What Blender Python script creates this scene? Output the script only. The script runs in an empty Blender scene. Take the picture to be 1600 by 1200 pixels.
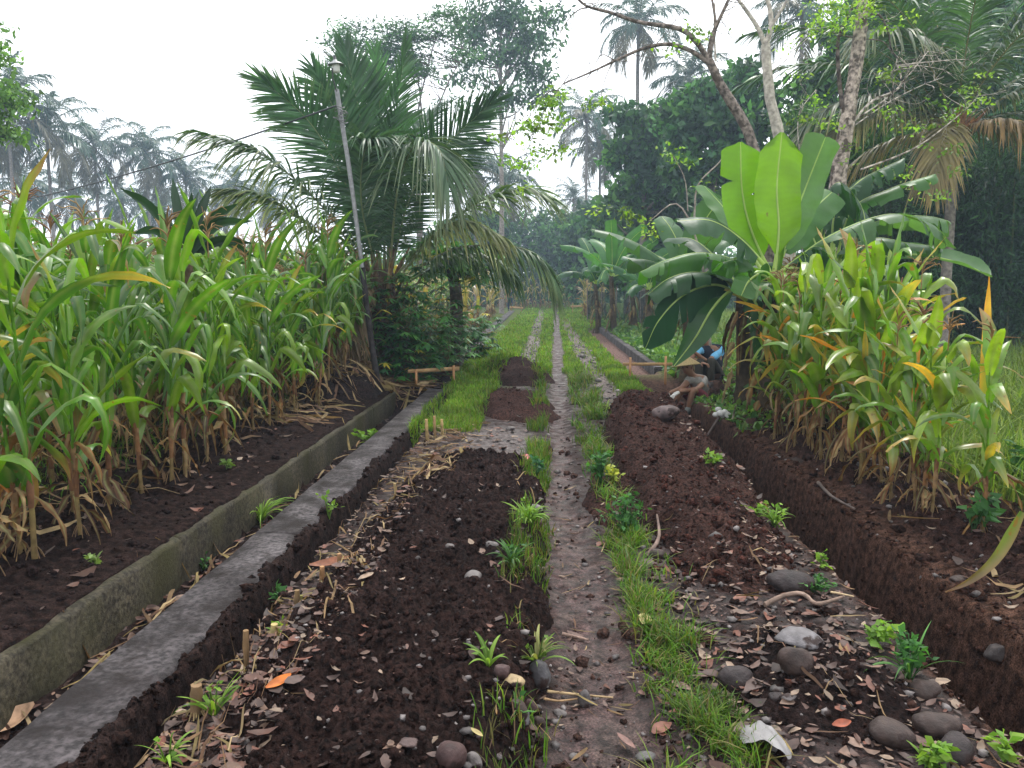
import bpy, math, random
import numpy as np
from mathutils import Vector, Matrix, Euler

scene = bpy.context.scene
COL = scene.collection
R = math.radians
rng = np.random.default_rng(7)

# ------------------------------------------------------------------ camera
CAM_H, FPX = 1.55, 1200.0
PITCH, YAW = R(7.03), R(2.58)
cam_d = bpy.data.cameras.new('camera')
cam = bpy.data.objects.new('camera', cam_d)
COL.objects.link(cam)
cam.location = (0, 0, CAM_H)
cam.rotation_euler = (R(90) - PITCH, 0, YAW)
cam_d.sensor_width = 36
cam_d.lens = 27.0
cam_d.clip_start = .05
cam_d.clip_end = 2000
scene.camera = cam
RM = np.array(Euler((R(90) - PITCH, 0, YAW)).to_matrix())


def ray(u, v):
    return RM @ np.array([(u - 800) / FPX, -(v - 600) / FPX, -1.0])


def at(u, v, Y):
    """where the line of sight through a photograph position is Y metres down the road"""
    d = ray(u, v)
    return np.array([0, 0, CAM_H]) + d * (Y / d[1])


def gnd(u, v, z=0.0):
    d = ray(u, v)
    return np.array([0, 0, CAM_H]) + d * ((z - CAM_H) / d[2])


# ------------------------------------------------------------------ noise
def _hash(ix, iy, seed):
    h = (ix.astype(np.int64) * 374761393 + iy.astype(np.int64) * 668265263 + seed * 982451653) & 0xFFFFFFFF
    h = ((h ^ (h >> 13)) * 1274126177) & 0xFFFFFFFF
    h = ((h ^ (h >> 16)) * 2246822519) & 0xFFFFFFFF
    return ((h ^ (h >> 15)) & 0xFFFFFF) / float(0xFFFFFF)


def vnoise(x, y, seed=0):
    x = np.asarray(x, float); y = np.asarray(y, float)
    ix, iy = np.floor(x), np.floor(y)
    fx, fy = x - ix, y - iy
    fx = fx * fx * (3 - 2 * fx); fy = fy * fy * (3 - 2 * fy)
    a = _hash(ix, iy, seed); b = _hash(ix + 1, iy, seed)
    c = _hash(ix, iy + 1, seed); d = _hash(ix + 1, iy + 1, seed)
    return (a + (b - a) * fx) * (1 - fy) + (c + (d - c) * fx) * fy


def fbm(x, y, octv=4, seed=0):
    x = np.asarray(x, float); y = np.asarray(y, float)
    t, amp, tot = 0, 1.0, 0
    for o in range(octv):
        cx, cy = .8 * x + .6 * y, -.6 * x + .8 * y
        t = t + amp * vnoise(cx, cy, seed + o * 17)
        tot += amp
        amp *= .5
        x, y = cx * 2.03, cy * 2.03
    return t / tot - .5


def ss(a, b, x):
    t = np.clip((x - a) / (b - a), 0, 1)
    return t * t * (3 - 2 * t)


def norm(v):
    v = np.asarray(v, float)
    return v / np.maximum(np.linalg.norm(v, axis=-1, keepdims=True), 1e-9)


# ------------------------------------------------------------------ mesh builder
class MB:
    def __init__(s):
        s.V, s.Q, s.T, s.C, s.n = [], [], [], [], 0

    def add(s, v, quads=None, tris=None, col=(.5, .5, .5)):
        v = np.asarray(v, float).reshape(-1, 3)
        c = np.asarray(col, float)
        if c.ndim == 1:
            c = np.broadcast_to(c, v.shape)
        s.V.append(v); s.C.append(c.reshape(-1, 3))
        if quads is not None and len(quads): s.Q.append(np.asarray(quads, np.int64).reshape(-1, 4) + s.n)
        if tris is not None and len(tris): s.T.append(np.asarray(tris, np.int64).reshape(-1, 3) + s.n)
        s.n += len(v)

    def grid(s, P, col, closed=False):
        """P: (n, m, 3)"""
        n, m = P.shape[:2]
        i = np.arange(n - 1)[:, None] * m
        j = np.arange(m if closed else m - 1)[None, :]
        jn = (j + 1) % m
        q = np.stack([i + j, i + jn, i + m + jn, i + m + j], -1).reshape(-1, 4)
        c = np.asarray(col, float)
        if c.ndim == 3: c = c.reshape(-1, 3)
        s.add(P.reshape(-1, 3), q, None, c)

    def strips(s, P, S, col):
        """P (M,N,3) centre lines, S (M,N,3) half-width vectors, col (M,3) or (M,N,3)"""
        M, N = P.shape[:2]
        V = np.stack([P - S, P + S], 2)                    # M,N,2,3
        base = (np.arange(M) * N * 2)[:, None]
        k = (np.arange(N - 1) * 2)[None, :]
        q = np.stack([base + k, base + k + 1, base + k + 3, base + k + 2], -1).reshape(-1, 4)
        c = np.asarray(col, float)
        if c.ndim == 1: c = np.broadcast_to(c, (M, 3))
        if c.ndim == 2: c = np.broadcast_to(c[:, None, :], (M, N, 3))
        c = np.broadcast_to(c[:, :, None, :], (M, N, 2, 3))
        s.add(V.reshape(-1, 3), q, None, c.reshape(-1, 3))

    def leaves(s, P, size, col, droop=.3, asp=.42, flat=0.0, rg=None):
        """diamond shaped leaves, each folded along its midrib"""
        rg = rg or rng
        M = len(P)
        size = np.broadcast_to(np.asarray(size, float), (M,))[:, None]
        d = rg.normal(size=(M, 3)); d[:, 2] = d[:, 2] * (1 - flat) - droop
        d = norm(d)
        w = rg.normal(size=(M, 3)); w[:, 2] *= (1 - flat)
        w = norm(np.cross(d, np.cross(w, d)))
        up = np.cross(d, w)
        a = P; b = P + d * size
        m = P + d * size * .45
        l = m + w * size * asp * .5 + up * size * .1
        r = m - w * size * asp * .5 + up * size * .1
        V = np.stack([a, l, b, r], 1).reshape(-1, 3)
        k = np.arange(M)[:, None] * 4
        t = np.concatenate([k + np.array([[0, 1, 2]]), k + np.array([[0, 2, 3]])], 0)
        c = np.broadcast_to(np.asarray(col, float), (M, 3))
        s.add(V, None, t, np.repeat(c, 4, 0))

    def tube(s, pts, rad, n=8, col=(.5, .5, .5), cap=True, wob=0):
        P = np.asarray(pts, float); N = len(P)
        r = np.broadcast_to(np.asarray(rad, float), (N,))
        T = norm(np.gradient(P, axis=0))
        ref = np.array([0, 0, 1.]) if abs(T[:, 2]).mean() < .8 else np.array([0, 1., 0])
        A = norm(np.cross(T, ref)); B = np.cross(T, A)
        th = np.arange(n) / n * 2 * math.pi
        rr = r[:, None] * np.ones((N, n))
        if wob: rr = rr * (1 + wob * rng.uniform(-1, 1, (N, n)))
        G = P[:, None] + rr[..., None] * (np.cos(th)[None, :, None] * A[:, None] + np.sin(th)[None, :, None] * B[:, None])
        c = np.asarray(col, float)
        if c.ndim == 2: c = np.repeat(c, n, 0)
        s.grid(G, c, closed=True)
        if cap:
            for e, cc in ((0, G[0]), (N - 1, G[-1])):
                k = np.arange(n)
                t = np.stack([np.full(n, n), k, (k + 1) % n], -1)
                col_e = c if c.ndim == 1 else c[e * n]
                s.add(np.concatenate([cc, P[e][None]]), None, t if e else t[:, ::-1], col_e)

    def box(s, c0, c1, col=(.5, .5, .5), M=None):
        x0, y0, z0 = c0; x1, y1, z1 = c1
        v = np.array([[x0, y0, z0], [x1, y0, z0], [x1, y1, z0], [x0, y1, z0], [x0, y0, z1], [x1, y0, z1], [x1, y1, z1], [x0, y1, z1]], float)
        if M is not None:
            M = np.array(M); v = v @ M[:3, :3].T + M[:3, 3]
        s.add(v, [[0, 3, 2, 1], [4, 5, 6, 7], [0, 1, 5, 4], [1, 2, 6, 5], [2, 3, 7, 6], [3, 0, 4, 7]], None, col)

    def lathe(s, prof, loc, col, n=24, tilt=None):
        pr = np.asarray(prof, float)
        th = np.arange(n) / n * 2 * math.pi
        G = np.stack([pr[:, 0][:, None] * np.cos(th), pr[:, 0][:, None] * np.sin(th), np.broadcast_to(pr[:, 1][:, None], (len(pr), n))], -1)
        if tilt is not None: G = G @ np.array(Euler(tilt).to_matrix()).T
        s.grid(G + np.asarray(loc, float), col, closed=True)

    def ball(s, c, r, col, n=10, m=7, M=None):
        c = np.asarray(c, float)
        th = np.arange(n) / n * 2 * math.pi
        ph = np.linspace(.02, math.pi - .02, m)
        G = np.stack([np.sin(ph)[:, None] * np.cos(th), np.sin(ph)[:, None] * np.sin(th), np.broadcast_to(np.cos(ph)[:, None], (m, n))], -1)
        G = G * np.broadcast_to(np.asarray(r, float), (3,))
        if M is not None: G = G @ np.array(M).T
        s.grid(G[::-1] + c, col, closed=True)

    def mesh(s, name, smooth=True, off=None):
        V = np.concatenate(s.V); C = np.concatenate(s.C)
        if off is not None: V = V - np.asarray(off, float)
        q = np.concatenate(s.Q) if s.Q else np.zeros((0, 4), np.int64)
        t = np.concatenate(s.T) if s.T else np.zeros((0, 3), np.int64)
        me = bpy.data.meshes.new(name)
        me.vertices.add(len(V)); me.vertices.foreach_set('co', V.astype(np.float32).ravel())
        li = np.concatenate([q.ravel(), t.ravel()]).astype(np.int32)
        me.loops.add(len(li)); me.loops.foreach_set('vertex_index', li)
        st = np.concatenate([np.arange(len(q)) * 4, len(q) * 4 + np.arange(len(t)) * 3]).astype(np.int32)
        me.polygons.add(len(st)); me.polygons.foreach_set('loop_start', st)
        try:
            me.polygons.foreach_set('loop_total', np.concatenate([np.full(len(q), 4), np.full(len(t), 3)]).astype(np.int32))
        except Exception:
            pass
        a = me.attributes.new('col', 'FLOAT_COLOR', 'POINT')
        a.data.foreach_set('color', np.concatenate([C, np.ones((len(C), 1))], 1).astype(np.float32).ravel())
        me.update(calc_edges=True)
        me.validate()
        if smooth: me.polygons.foreach_set('use_smooth', np.ones(len(me.polygons), bool))
        return me

    def build(s, name, mat, parent=None, smooth=True, loc=None):
        """one mesh object; coordinates are world ones, moved to the root's or the given origin"""
        if parent is not None:
            root = parent
            while root.parent: root = root.parent
            off = np.array(root.location)
        else:
            off = None if loc is None else np.asarray(loc, float)
        me = s.mesh(name, smooth, off)
        me.materials.append(mat)
        o = bpy.data.objects.new(name, me)
        COL.objects.link(o)
        if parent is not None: o.parent = parent
        elif loc is not None: o.location = loc
        return o


def tag(o, label=None, cat=None, group=None, kind=None):
    if label: o['label'] = label
    if cat: o['category'] = cat
    if group: o['group'] = group
    if kind: o['kind'] = kind
    return o


def thing(name, label, cat, loc=(0, 0, 0), group=None):
    o = bpy.data.objects.new(name, None)
    o.empty_display_size = .2
    COL.objects.link(o)
    o.location = [float(c) for c in loc]
    return tag(o, label, cat, group)


def copy_tree(o, parent=None):
    c = o.copy(); COL.objects.link(c)
    if parent: c.parent = parent
    for ch in list(o.children): copy_tree(ch, c)
    return c


def bez(p, n):
    """smooth curve through the given points"""
    p = np.asarray(p, float); k = len(p)
    t = np.linspace(0, k - 1, n)
    i = np.clip(np.floor(t).astype(int), 0, k - 2); f = (t - i)[:, None]
    ext = np.concatenate([[2 * p[0] - p[1]], p, [2 * p[-1] - p[-2]]])
    p0, p1, p2, p3 = ext[i], ext[i + 1], ext[i + 2], ext[i + 3]
    return .5 * ((2 * p1) + (-p0 + p2) * f + (2 * p0 - 5 * p1 + 4 * p2 - p3) * f ** 2 + (-p0 + 3 * p1 - 3 * p2 + p3) * f ** 3)


# ------------------------------------------------------------------ materials
def new_mat(name):
    m = bpy.data.materials.new(name); m.use_nodes = True
    nt = m.node_tree; nt.nodes.clear()
    out = nt.nodes.new('ShaderNodeOutputMaterial')
    return m, nt, out


def N(nt, t, **kw):
    n = nt.nodes.new(t)
    for k, v in kw.items():
        if k.startswith('_'): setattr(n, k[1:], v)
        else: n.inputs[k.replace('9', ' ')].default_value = v
    return n


def mixmul(nt, a, b, fac=1.0):
    m = nt.nodes.new('ShaderNodeMix'); m.data_type = 'RGBA'; m.blend_type = 'MULTIPLY'
    m.inputs[0].default_value = fac
    nt.links.new(a, m.inputs[6]); nt.links.new(b, m.inputs[7])
    return m.outputs[2]


def noise_ramp(nt, scale, lo, hi, detail=4, coord='Object', p0=.3, p1=.7):
    tc = nt.nodes.new('ShaderNodeTexCoord')
    n = N(nt, 'ShaderNodeTexNoise', Scale=scale, Detail=detail)
    nt.links.new(tc.outputs[coord], n.inputs['Vector'])
    r = nt.nodes.new('ShaderNodeValToRGB')
    r.color_ramp.elements[0].position = p0; r.color_ramp.elements[1].position = p1
    r.color_ramp.elements[0].color = (*lo, 1) if len(lo) == 3 else lo
    r.color_ramp.elements[1].color = (*hi, 1) if len(hi) == 3 else hi
    nt.links.new(n.outputs['Fac'], r.inputs['Fac'])
    return r.outputs['Color'], n.outputs['Fac']


def mat_attr(name, rough=.8, spec=.3, var=(.7, 1.25), vscale=8, bump=0, bscale=40, transl=0, tcol=None, bdist=.02, coat=0, spots=None, ramp=(.3, .7), vdetail=4):
    """surface coloured by the mesh's own colour attribute, broken up by noise"""
    m, nt, out = new_mat(name)
    at_ = N(nt, 'ShaderNodeAttribute', _attribute_name='col')
    c, f = noise_ramp(nt, vscale, (var[0],) * 3, (var[1],) * 3, vdetail, p0=ramp[0], p1=ramp[1])
    colr = mixmul(nt, at_.outputs['Color'], c)
    if spots:      # blotches of dead tissue or dirt: (scale, threshold, colour)
        sc, sf = noise_ramp(nt, spots[0], (0, 0, 0), (1, 1, 1), 5, p0=spots[1], p1=spots[1] + .05)
        mx = nt.nodes.new('ShaderNodeMix'); mx.data_type = 'RGBA'
        nt.links.new(sc, mx.inputs[0]); nt.links.new(colr, mx.inputs[6]); mx.inputs[7].default_value = (*spots[2], 1)
        colr = mx.outputs[2]
    b = N(nt, 'ShaderNodeBsdfPrincipled', Roughness=rough)
    b.inputs['Specular IOR Level'].default_value = spec
    if coat: b.inputs['Coat Weight'].default_value = coat
    nt.links.new(colr, b.inputs['Base Color'])
    if bump:
        tc = nt.nodes.new('ShaderNodeTexCoord')
        n = N(nt, 'ShaderNodeTexNoise', Scale=bscale, Detail=6, Roughness=.65)
        nt.links.new(tc.outputs['Object'], n.inputs['Vector'])
        bp = N(nt, 'ShaderNodeBump', Strength=bump, Distance=bdist)
        nt.links.new(n.outputs['Fac'], bp.inputs['Height'])
        nt.links.new(bp.outputs['Normal'], b.inputs['Normal'])
    sh = b.outputs['BSDF']
    if transl:
        tr = nt.nodes.new('ShaderNodeBsdfTranslucent')
        mm = nt.nodes.new('ShaderNodeMix'); mm.data_type = 'RGBA'; mm.blend_type = 'MULTIPLY'
        mm.inputs[0].default_value = 1
        nt.links.new(colr, mm.inputs[6]); mm.inputs[7].default_value = (*(tcol or (1.5, 1.6, .6)), 1)
        nt.links.new(mm.outputs[2], tr.inputs['Color'])
        ms = nt.nodes.new('ShaderNodeMixShader'); ms.inputs[0].default_value = transl
        nt.links.new(sh, ms.inputs[1]); nt.links.new(tr.outputs[0], ms.inputs[2])
        sh = ms.outputs[0]
    nt.links.new(sh, out.inputs['Surface'])
    return m


def mat_ground(name):
    m, nt, out = new_mat(name)
    at_ = N(nt, 'ShaderNodeAttribute', _attribute_name='col')
    wet = N(nt, 'ShaderNodeAttribute', _attribute_name='wet')
    c, f = noise_ramp(nt, 22, (.4,) * 3, (1.6,) * 3, detail=8, p0=.36, p1=.64)
    c2, f2 = noise_ramp(nt, 130, (.45,) * 3, (1.6,) * 3, detail=4, p0=.36, p1=.64)
    colr = mixmul(nt, mixmul(nt, at_.outputs['Color'], c), c2)
    b = N(nt, 'ShaderNodeBsdfPrincipled')
    mr = N(nt, 'ShaderNodeMapRange'); mr.inputs[3].default_value = .92; mr.inputs[4].default_value = .3
    rr = N(nt, 'ShaderNodeMath', _operation='MULTIPLY'); nt.links.new(wet.outputs['Fac'], rr.inputs[0])
    c3, f3 = noise_ramp(nt, 9, (.1,) * 3, (1.2,) * 3, detail=5)
    nt.links.new(c3, rr.inputs[1])
    nt.links.new(rr.outputs[0], mr.inputs[0]); nt.links.new(mr.outputs[0], b.inputs['Roughness'])
    sp = N(nt, 'ShaderNodeMath', _operation='MULTIPLY_ADD'); nt.links.new(rr.outputs[0], sp.inputs[0]); sp.inputs[1].default_value = .30; sp.inputs[2].default_value = .04
    nt.links.new(sp.outputs[0], b.inputs['Specular IOR Level'])
    nt.links.new(colr, b.inputs['Base Color'])
    tc = nt.nodes.new('ShaderNodeTexCoord')
    n = N(nt, 'ShaderNodeTexNoise', Scale=55, Detail=8, Roughness=.7)
    nt.links.new(tc.outputs['Object'], n.inputs['Vector'])
    bp = N(nt, 'ShaderNodeBump', Strength=.75, Distance=.02)
    nt.links.new(n.outputs['Fac'], bp.inputs['Height']); nt.links.new(bp.outputs['Normal'], b.inputs['Normal'])
    nt.links.new(b.outputs['BSDF'], out.inputs['Surface'])
    return m


def mat_concrete(name, moss, dark=1.0):
    m, nt, out = new_mat(name)
    tc = nt.nodes.new('ShaderNodeTexCoord')
    c, f = noise_ramp(nt, 2.2, tuple(dark * q for q in ((.06, .05, .034) if moss else (.05, .041, .043))), tuple(dark * q for q in ((.15, .125, .082) if moss else (.16, .14, .145))), detail=9, p0=.36, p1=.68)
    c2, f2 = noise_ramp(nt, 38, (.4,) * 3, (1.6,) * 3, detail=9, p0=.36, p1=.64)
    colr = mixmul(nt, c, c2)
    if moss:      # green algae and yellow streaks on the damp face
        mapn = N(nt, 'ShaderNodeMapping'); mapn.inputs['Scale'].default_value = (4, 1.6, .9)
        nt.links.new(tc.outputs['Object'], mapn.inputs['Vector'])
        n = N(nt, 'ShaderNodeTexNoise', Scale=1.5, Detail=6)
        nt.links.new(mapn.outputs[0], n.inputs['Vector'])
        r = nt.nodes.new('ShaderNodeValToRGB'); r.color_ramp.elements[0].position = .42; r.color_ramp.elements[1].position = .66
        nt.links.new(n.outputs['Fac'], r.inputs['Fac'])
        mx = nt.nodes.new('ShaderNodeMix'); mx.data_type = 'RGBA'
        nt.links.new(r.outputs['Color'], mx.inputs[0]); nt.links.new(colr, mx.inputs[6])
        mx.inputs[7].default_value = (.030, .028, .008, 1)
        colr = mx.outputs[2]
    else:         # soil trodden over the top in patches
        n = N(nt, 'ShaderNodeTexNoise', Scale=3.2, Detail=8, Roughness=.65)
        nt.links.new(tc.outputs['Object'], n.inputs['Vector'])
        r = nt.nodes.new('ShaderNodeValToRGB'); r.color_ramp.elements[0].position = .45; r.color_ramp.elements[1].position = .60
        nt.links.new(n.outputs['Fac'], r.inputs['Fac'])
        mx = nt.nodes.new('ShaderNodeMix'); mx.data_type = 'RGBA'
        nt.links.new(r.outputs['Color'], mx.inputs[0]); nt.links.new(colr, mx.inputs[6])
        mx.inputs[7].default_value = (.013, .0085, .008, 1)
        colr = mx.outputs[2]
    b = N(nt, 'ShaderNodeBsdfPrincipled', Roughness=.7)
    b.inputs['Specular IOR Level'].default_value = .22
    nt.links.new(colr, b.inputs['Base Color'])
    n2 = N(nt, 'ShaderNodeTexNoise', Scale=60, Detail=8, Roughness=.7)
    nt.links.new(tc.outputs['Object'], n2.inputs['Vector'])
    bp = N(nt, 'ShaderNodeBump', Strength=.8, Distance=.015)
    nt.links.new(n2.outputs['Fac'], bp.inputs['Height']); nt.links.new(bp.outputs['Normal'], b.inputs['Normal'])
    nt.links.new(b.outputs['BSDF'], out.inputs['Surface'])
    return m


def mat_net(name):
    m, nt, out = new_mat(name)
    d = N(nt, 'ShaderNodeBsdfDiffuse'); d.inputs[0].default_value = (.012, .028, .03, 1)
    t = nt.nodes.new('ShaderNodeBsdfTransparent')
    c, f = noise_ramp(nt, 2.5, (.12,) * 3, (.5,) * 3)
    ms = nt.nodes.new('ShaderNodeMixShader')
    nt.links.new(c, ms.inputs[0]); nt.links.new(d.outputs[0], ms.inputs[1]); nt.links.new(t.outputs[0], ms.inputs[2])
    nt.links.new(ms.outputs[0], out.inputs['Surface'])
    return m


M_GROUND = mat_ground('ground_surface')
M_CORN = mat_attr('maize_leaf', rough=.34, spec=.55, var=(.6, 1.35), vscale=5, transl=.36, spots=(16, .66, (.20, .12, .03)))
M_DRY = mat_attr('dry_leaf', rough=.75, spec=.25, var=(.6, 1.35), vscale=14, transl=.25, tcol=(1.3, 1.1, .7))
M_PALM = mat_attr('palm_leaf', rough=.42, spec=.36, var=(.7, 1.3), vscale=3, transl=.22)
M_BANANA = mat_attr('banana_leaf', rough=.38, spec=.36, var=(.85, 1.15), vscale=4, transl=.42, bump=.15, bscale=25, spots=(9, .70, (.13, .11, .03)))
M_LEAF = mat_attr('tree_leaf', rough=.5, spec=.3, var=(.6, 1.45), vscale=.9, transl=.28)
M_GRASS = mat_attr('grass_blade', rough=.55, spec=.2, var=(.7, 1.3), vscale=4, transl=.35)
M_BARK = mat_attr('bark', rough=.9, spec=.2, var=(.55, 1.5), vscale=14, bump=.7, bscale=30)
M_MOTTLE = mat_attr('mottled_bark', rough=.9, spec=.15, var=(.3, 1.8), vscale=16, bump=.9, bscale=26, spots=(7, .56, (.085, .065, .052)), ramp=(.34, .66), vdetail=8)
M_SOIL = mat_attr('heaped_soil', rough=.95, spec=.1, var=(.25, 1.8), vscale=48, bump=1.0, bscale=80, bdist=.025, ramp=(.36, .64), vdetail=8)
M_STONE = mat_attr('river_stone', rough=.6, spec=.28, var=(.5, 1.5), vscale=16, bump=.55, bscale=70, bdist=.012, spots=(11, .56, (.026, .014, .012)))
M_LITTER = mat_attr('fallen_leaf', rough=.6, spec=.3, var=(.6, 1.5), vscale=30)
M_WOOD = mat_attr('sawn_wood', rough=.7, spec=.3, var=(.75, 1.25), vscale=12, bump=.3, bscale=60)
M_CLOTH = mat_attr('cloth', rough=.9, spec=.15, var=(.8, 1.2), vscale=20, bump=.25, bscale=60)
M_SKIN = mat_attr('skin', rough=.55, spec=.35, var=(.9, 1.1), vscale=25)
M_STRAW = mat_attr('woven_straw', rough=.8, spec=.2, var=(.75, 1.2), vscale=60, bump=.4, bscale=120)
M_METAL = mat_attr('weathered_metal', rough=.5, spec=.5, var=(.7, 1.25), vscale=20, bump=.15)
M_GLASS = mat_attr('opal_glass', rough=.15, spec=.5, var=(.95, 1.05), vscale=10, transl=.4, tcol=(1, 1, 1))
M_PLASTIC = mat_attr('thin_plastic', rough=.4, spec=.5, var=(.85, 1.1), vscale=30, bump=.2)
M_WALL_A = mat_concrete('mossy_concrete', True, .42)
M_WALL_B = mat_concrete('muddy_concrete', False, .60)
M_NET = mat_net('shade_net')
# ------------------------------------------------------------------ world, sun, haze
SUN_EL, SUN_AZ = 58.0, 20.0          # azimuth clockwise from the road direction (+Y)
world = bpy.data.worlds.new('World'); scene.world = world
world.use_nodes = True
wn = world.node_tree; wn.nodes.clear()
wo = wn.nodes.new('ShaderNodeOutputWorld'); bg = wn.nodes.new('ShaderNodeBackground')
sky = wn.nodes.new('ShaderNodeTexSky'); sky.sky_type = 'NISHITA'; sky.sun_disc = False
sky.sun_elevation = R(SUN_EL); sky.sun_rotation = R(SUN_AZ)
sky.air_density = 1.0; sky.dust_density = 6.0; sky.ozone_density = 1.0
hs = wn.nodes.new('ShaderNodeHueSaturation'); hs.inputs['Saturation'].default_value = .25
wn.links.new(sky.outputs[0], hs.inputs['Color'])
cl = wn.nodes.new('ShaderNodeMix'); cl.data_type = 'RGBA'; cl.inputs[0].default_value = .8
wn.links.new(hs.outputs[0], cl.inputs[6]); cl.inputs[7].default_value = (11.5, 11.7, 12.0, 1)   # closed cloud layer
wn.links.new(cl.outputs[2], bg.inputs['Color'])
bg.inputs['Strength'].default_value = .125
wn.links.new(bg.outputs[0], wo.inputs['Surface'])

sd = bpy.data.lights.new('sun', 'SUN'); sd.energy = 1.7; sd.angle = R(12); sd.color = (1, .965, .9)
so = bpy.data.objects.new('sun', sd); COL.objects.link(so)
sv = Vector((math.sin(R(SUN_AZ)) * math.cos(R(SUN_EL)), math.cos(R(SUN_AZ)) * math.cos(R(SUN_EL)), math.sin(R(SUN_EL))))
so.rotation_euler = sv.to_track_quat('Z', 'Y').to_euler()

vs = scene.view_settings
vs.view_transform = 'Standard'; vs.look = 'None'; vs.gamma = 1; vs.use_curve_mapping = False
vs.exposure = .80
scene.cycles.max_bounces = 6
scene.cycles.diffuse_bounces = 3
scene.cycles.glossy_bounces = 2
scene.cycles.transmission_bounces = 3
scene.cycles.transparent_max_bounces = 8
scene.cycles.volume_bounces = 0
scene.cycles.use_denoising = True
scene.cycles.caustics_reflective = False
scene.cycles.caustics_refractive = False

hz = MB(); hz.box((-260, -30, -4), (260, 260, 34))
m, nt, out = new_mat('thin_haze')
pv = nt.nodes.new('ShaderNodeVolumePrincipled')
pv.inputs['Color'].default_value = (.62, .80, 1.0, 1)
pv.inputs['Density'].default_value = .0019
pv.inputs['Anisotropy'].default_value = .3
nt.links.new(pv.outputs[0], out.inputs['Volume'])
tag(hz.build('haze', m, smooth=False), kind='stuff')


# ------------------------------------------------------------------ terrain
def track_edges(y):
    """the wheel track narrows and widens along the road"""
    cx = .01 * np.maximum(0, y - 10)
    a = np.interp(y, [2, 2.7, 3.4, 4.15, 4.7, 5.7, 7.5, 12, 40], [.0, .05, .10, .02, .0, .0, .05, .05, .05])
    b = np.interp(y, [2, 2.7, 3.4, 4.15, 4.7, 5.7, 7.5, 12, 40], [.40, .37, .38, .33, .28, .20, .25, .32, .36])
    return a + cx, b + cx


def track_mask(x, y, soft=.06):
    a, b = track_edges(y)
    w = .20 * fbm(x * 2.1, y * 2.1, 5, 63) + .07 * fbm(x * 11, y * 11, 3, 64)
    return ss(a - soft, a + soft, x + w) * (1 - ss(b - soft, b + soft, x + w))


def H(x, y):
    x = np.asarray(x, float); y = np.asarray(y, float)
    n1 = fbm(x * 1.1, y * 1.1, 4, 1); n2 = fbm(x * 6, y * 6, 5, 2); n3 = fbm(x * 22, y * 22, 4, 3)
    fine = 1 - ss(20, 40, y)
    wob = .10 * fbm(y * 1.7 + 9, x * .3, 3, 5) * 1.2
    z = .035 * n1 + (.022 * n2 + .012 * n3) * fine
    # wheel track a little sunk, and smoother
    tr = track_mask(x, y)
    z = z - .028 * tr
    z = z - tr * .6 * (.022 * n2 + .012 * n3) * fine
    # left field
    lf = ss(-2.38, -3.1, x) * (1 - ss(300, 400, y))
    z = z + lf * (.10 + (.14 * n2 + .10 * n3) * fine) + .02 * ss(-2.3, -2.45, x)
    # right bank and field
    rb = ss(2.05, 2.5, x)
    z = z + rb * (.05 + (.16 * n2 + .10 * n3) * fine * (1 - ss(3.0, 3.6, x))) + .05 * ss(2.3, 2.7, x) * (1 - ss(13, 16, y))
    near = 1 - ss(11.3, 11.9, y)
    # lined channel between the two concrete walls
    xw = x + .16 * fbm(x * 1.6, y * 1.6, 5, 8) + .02 * n3
    ch = ss(-2.35, -2.312, x + .07 * n2) * (1 - ss(-1.58, -1.53, xw)) * near
    z = z * (1 - ch) + ch * (-.31 + .12 * n2)
    # loose soil lying on the near side of the second wall, and the narrow trench beside it
    z = z + (.022 + .06 * n2 + .02 * n3) * ss(-1.58, -1.53, xw) * (1 - ss(-1.49, -1.43, x)) * near
    xt = x + .06 * fbm(y * 2.2, 3 + x, 4, 11) + .04 * n2
    tre = ss(-1.50, -1.41, xt) * (1 - ss(-1.40, -1.32, xt)) * (1 - ss(10.8, 11.6, y))
    z = z - tre * (.30 + .06 * n2)
    # open trench on the right
    xr = x + .06 * fbm(y * 1.6, 7 + x * .4, 4, 21) + .06 * n2 + .02 * n3
    tr2 = ss(1.58, 1.655, xr) * (1 - ss(1.97, 2.12, xr)) * (1 - ss(11.2, 12.3, y))
    z = z * (1 - tr2 * .8) - tr2 * (.64 + .06 * n2)
    pit = np.exp(-(((x - 2.25) / .5) ** 2 + ((y - 12.1) / .8) ** 2))
    z = z - .33 * pit
    # shallow far trench beside the right edging
    t3 = ss(1.5, 1.62, x) * (1 - ss(2.0, 2.12, x)) * ss(14.0, 15.0, y) * (1 - ss(30, 33, y))
    z = z - .14 * t3
    return z


def blob(x, y, cx, cy, rx, ry, rot=0, p=2.0):
    c, s = math.cos(rot), math.sin(rot)
    x = x + .24 * fbm(x * 2.3 + cy, y * 2.3, 4, 71); y = y + .3 * fbm(x * 2.1, y * 2.1 + cx, 3, 72)
    u = ((x - cx) * c + (y - cy) * s) / rx; v = (-(x - cx) * s + (y - cy) * c) / ry
    return np.clip(1 - (np.abs(u) ** p + np.abs(v) ** p), 0, 1)


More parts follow.
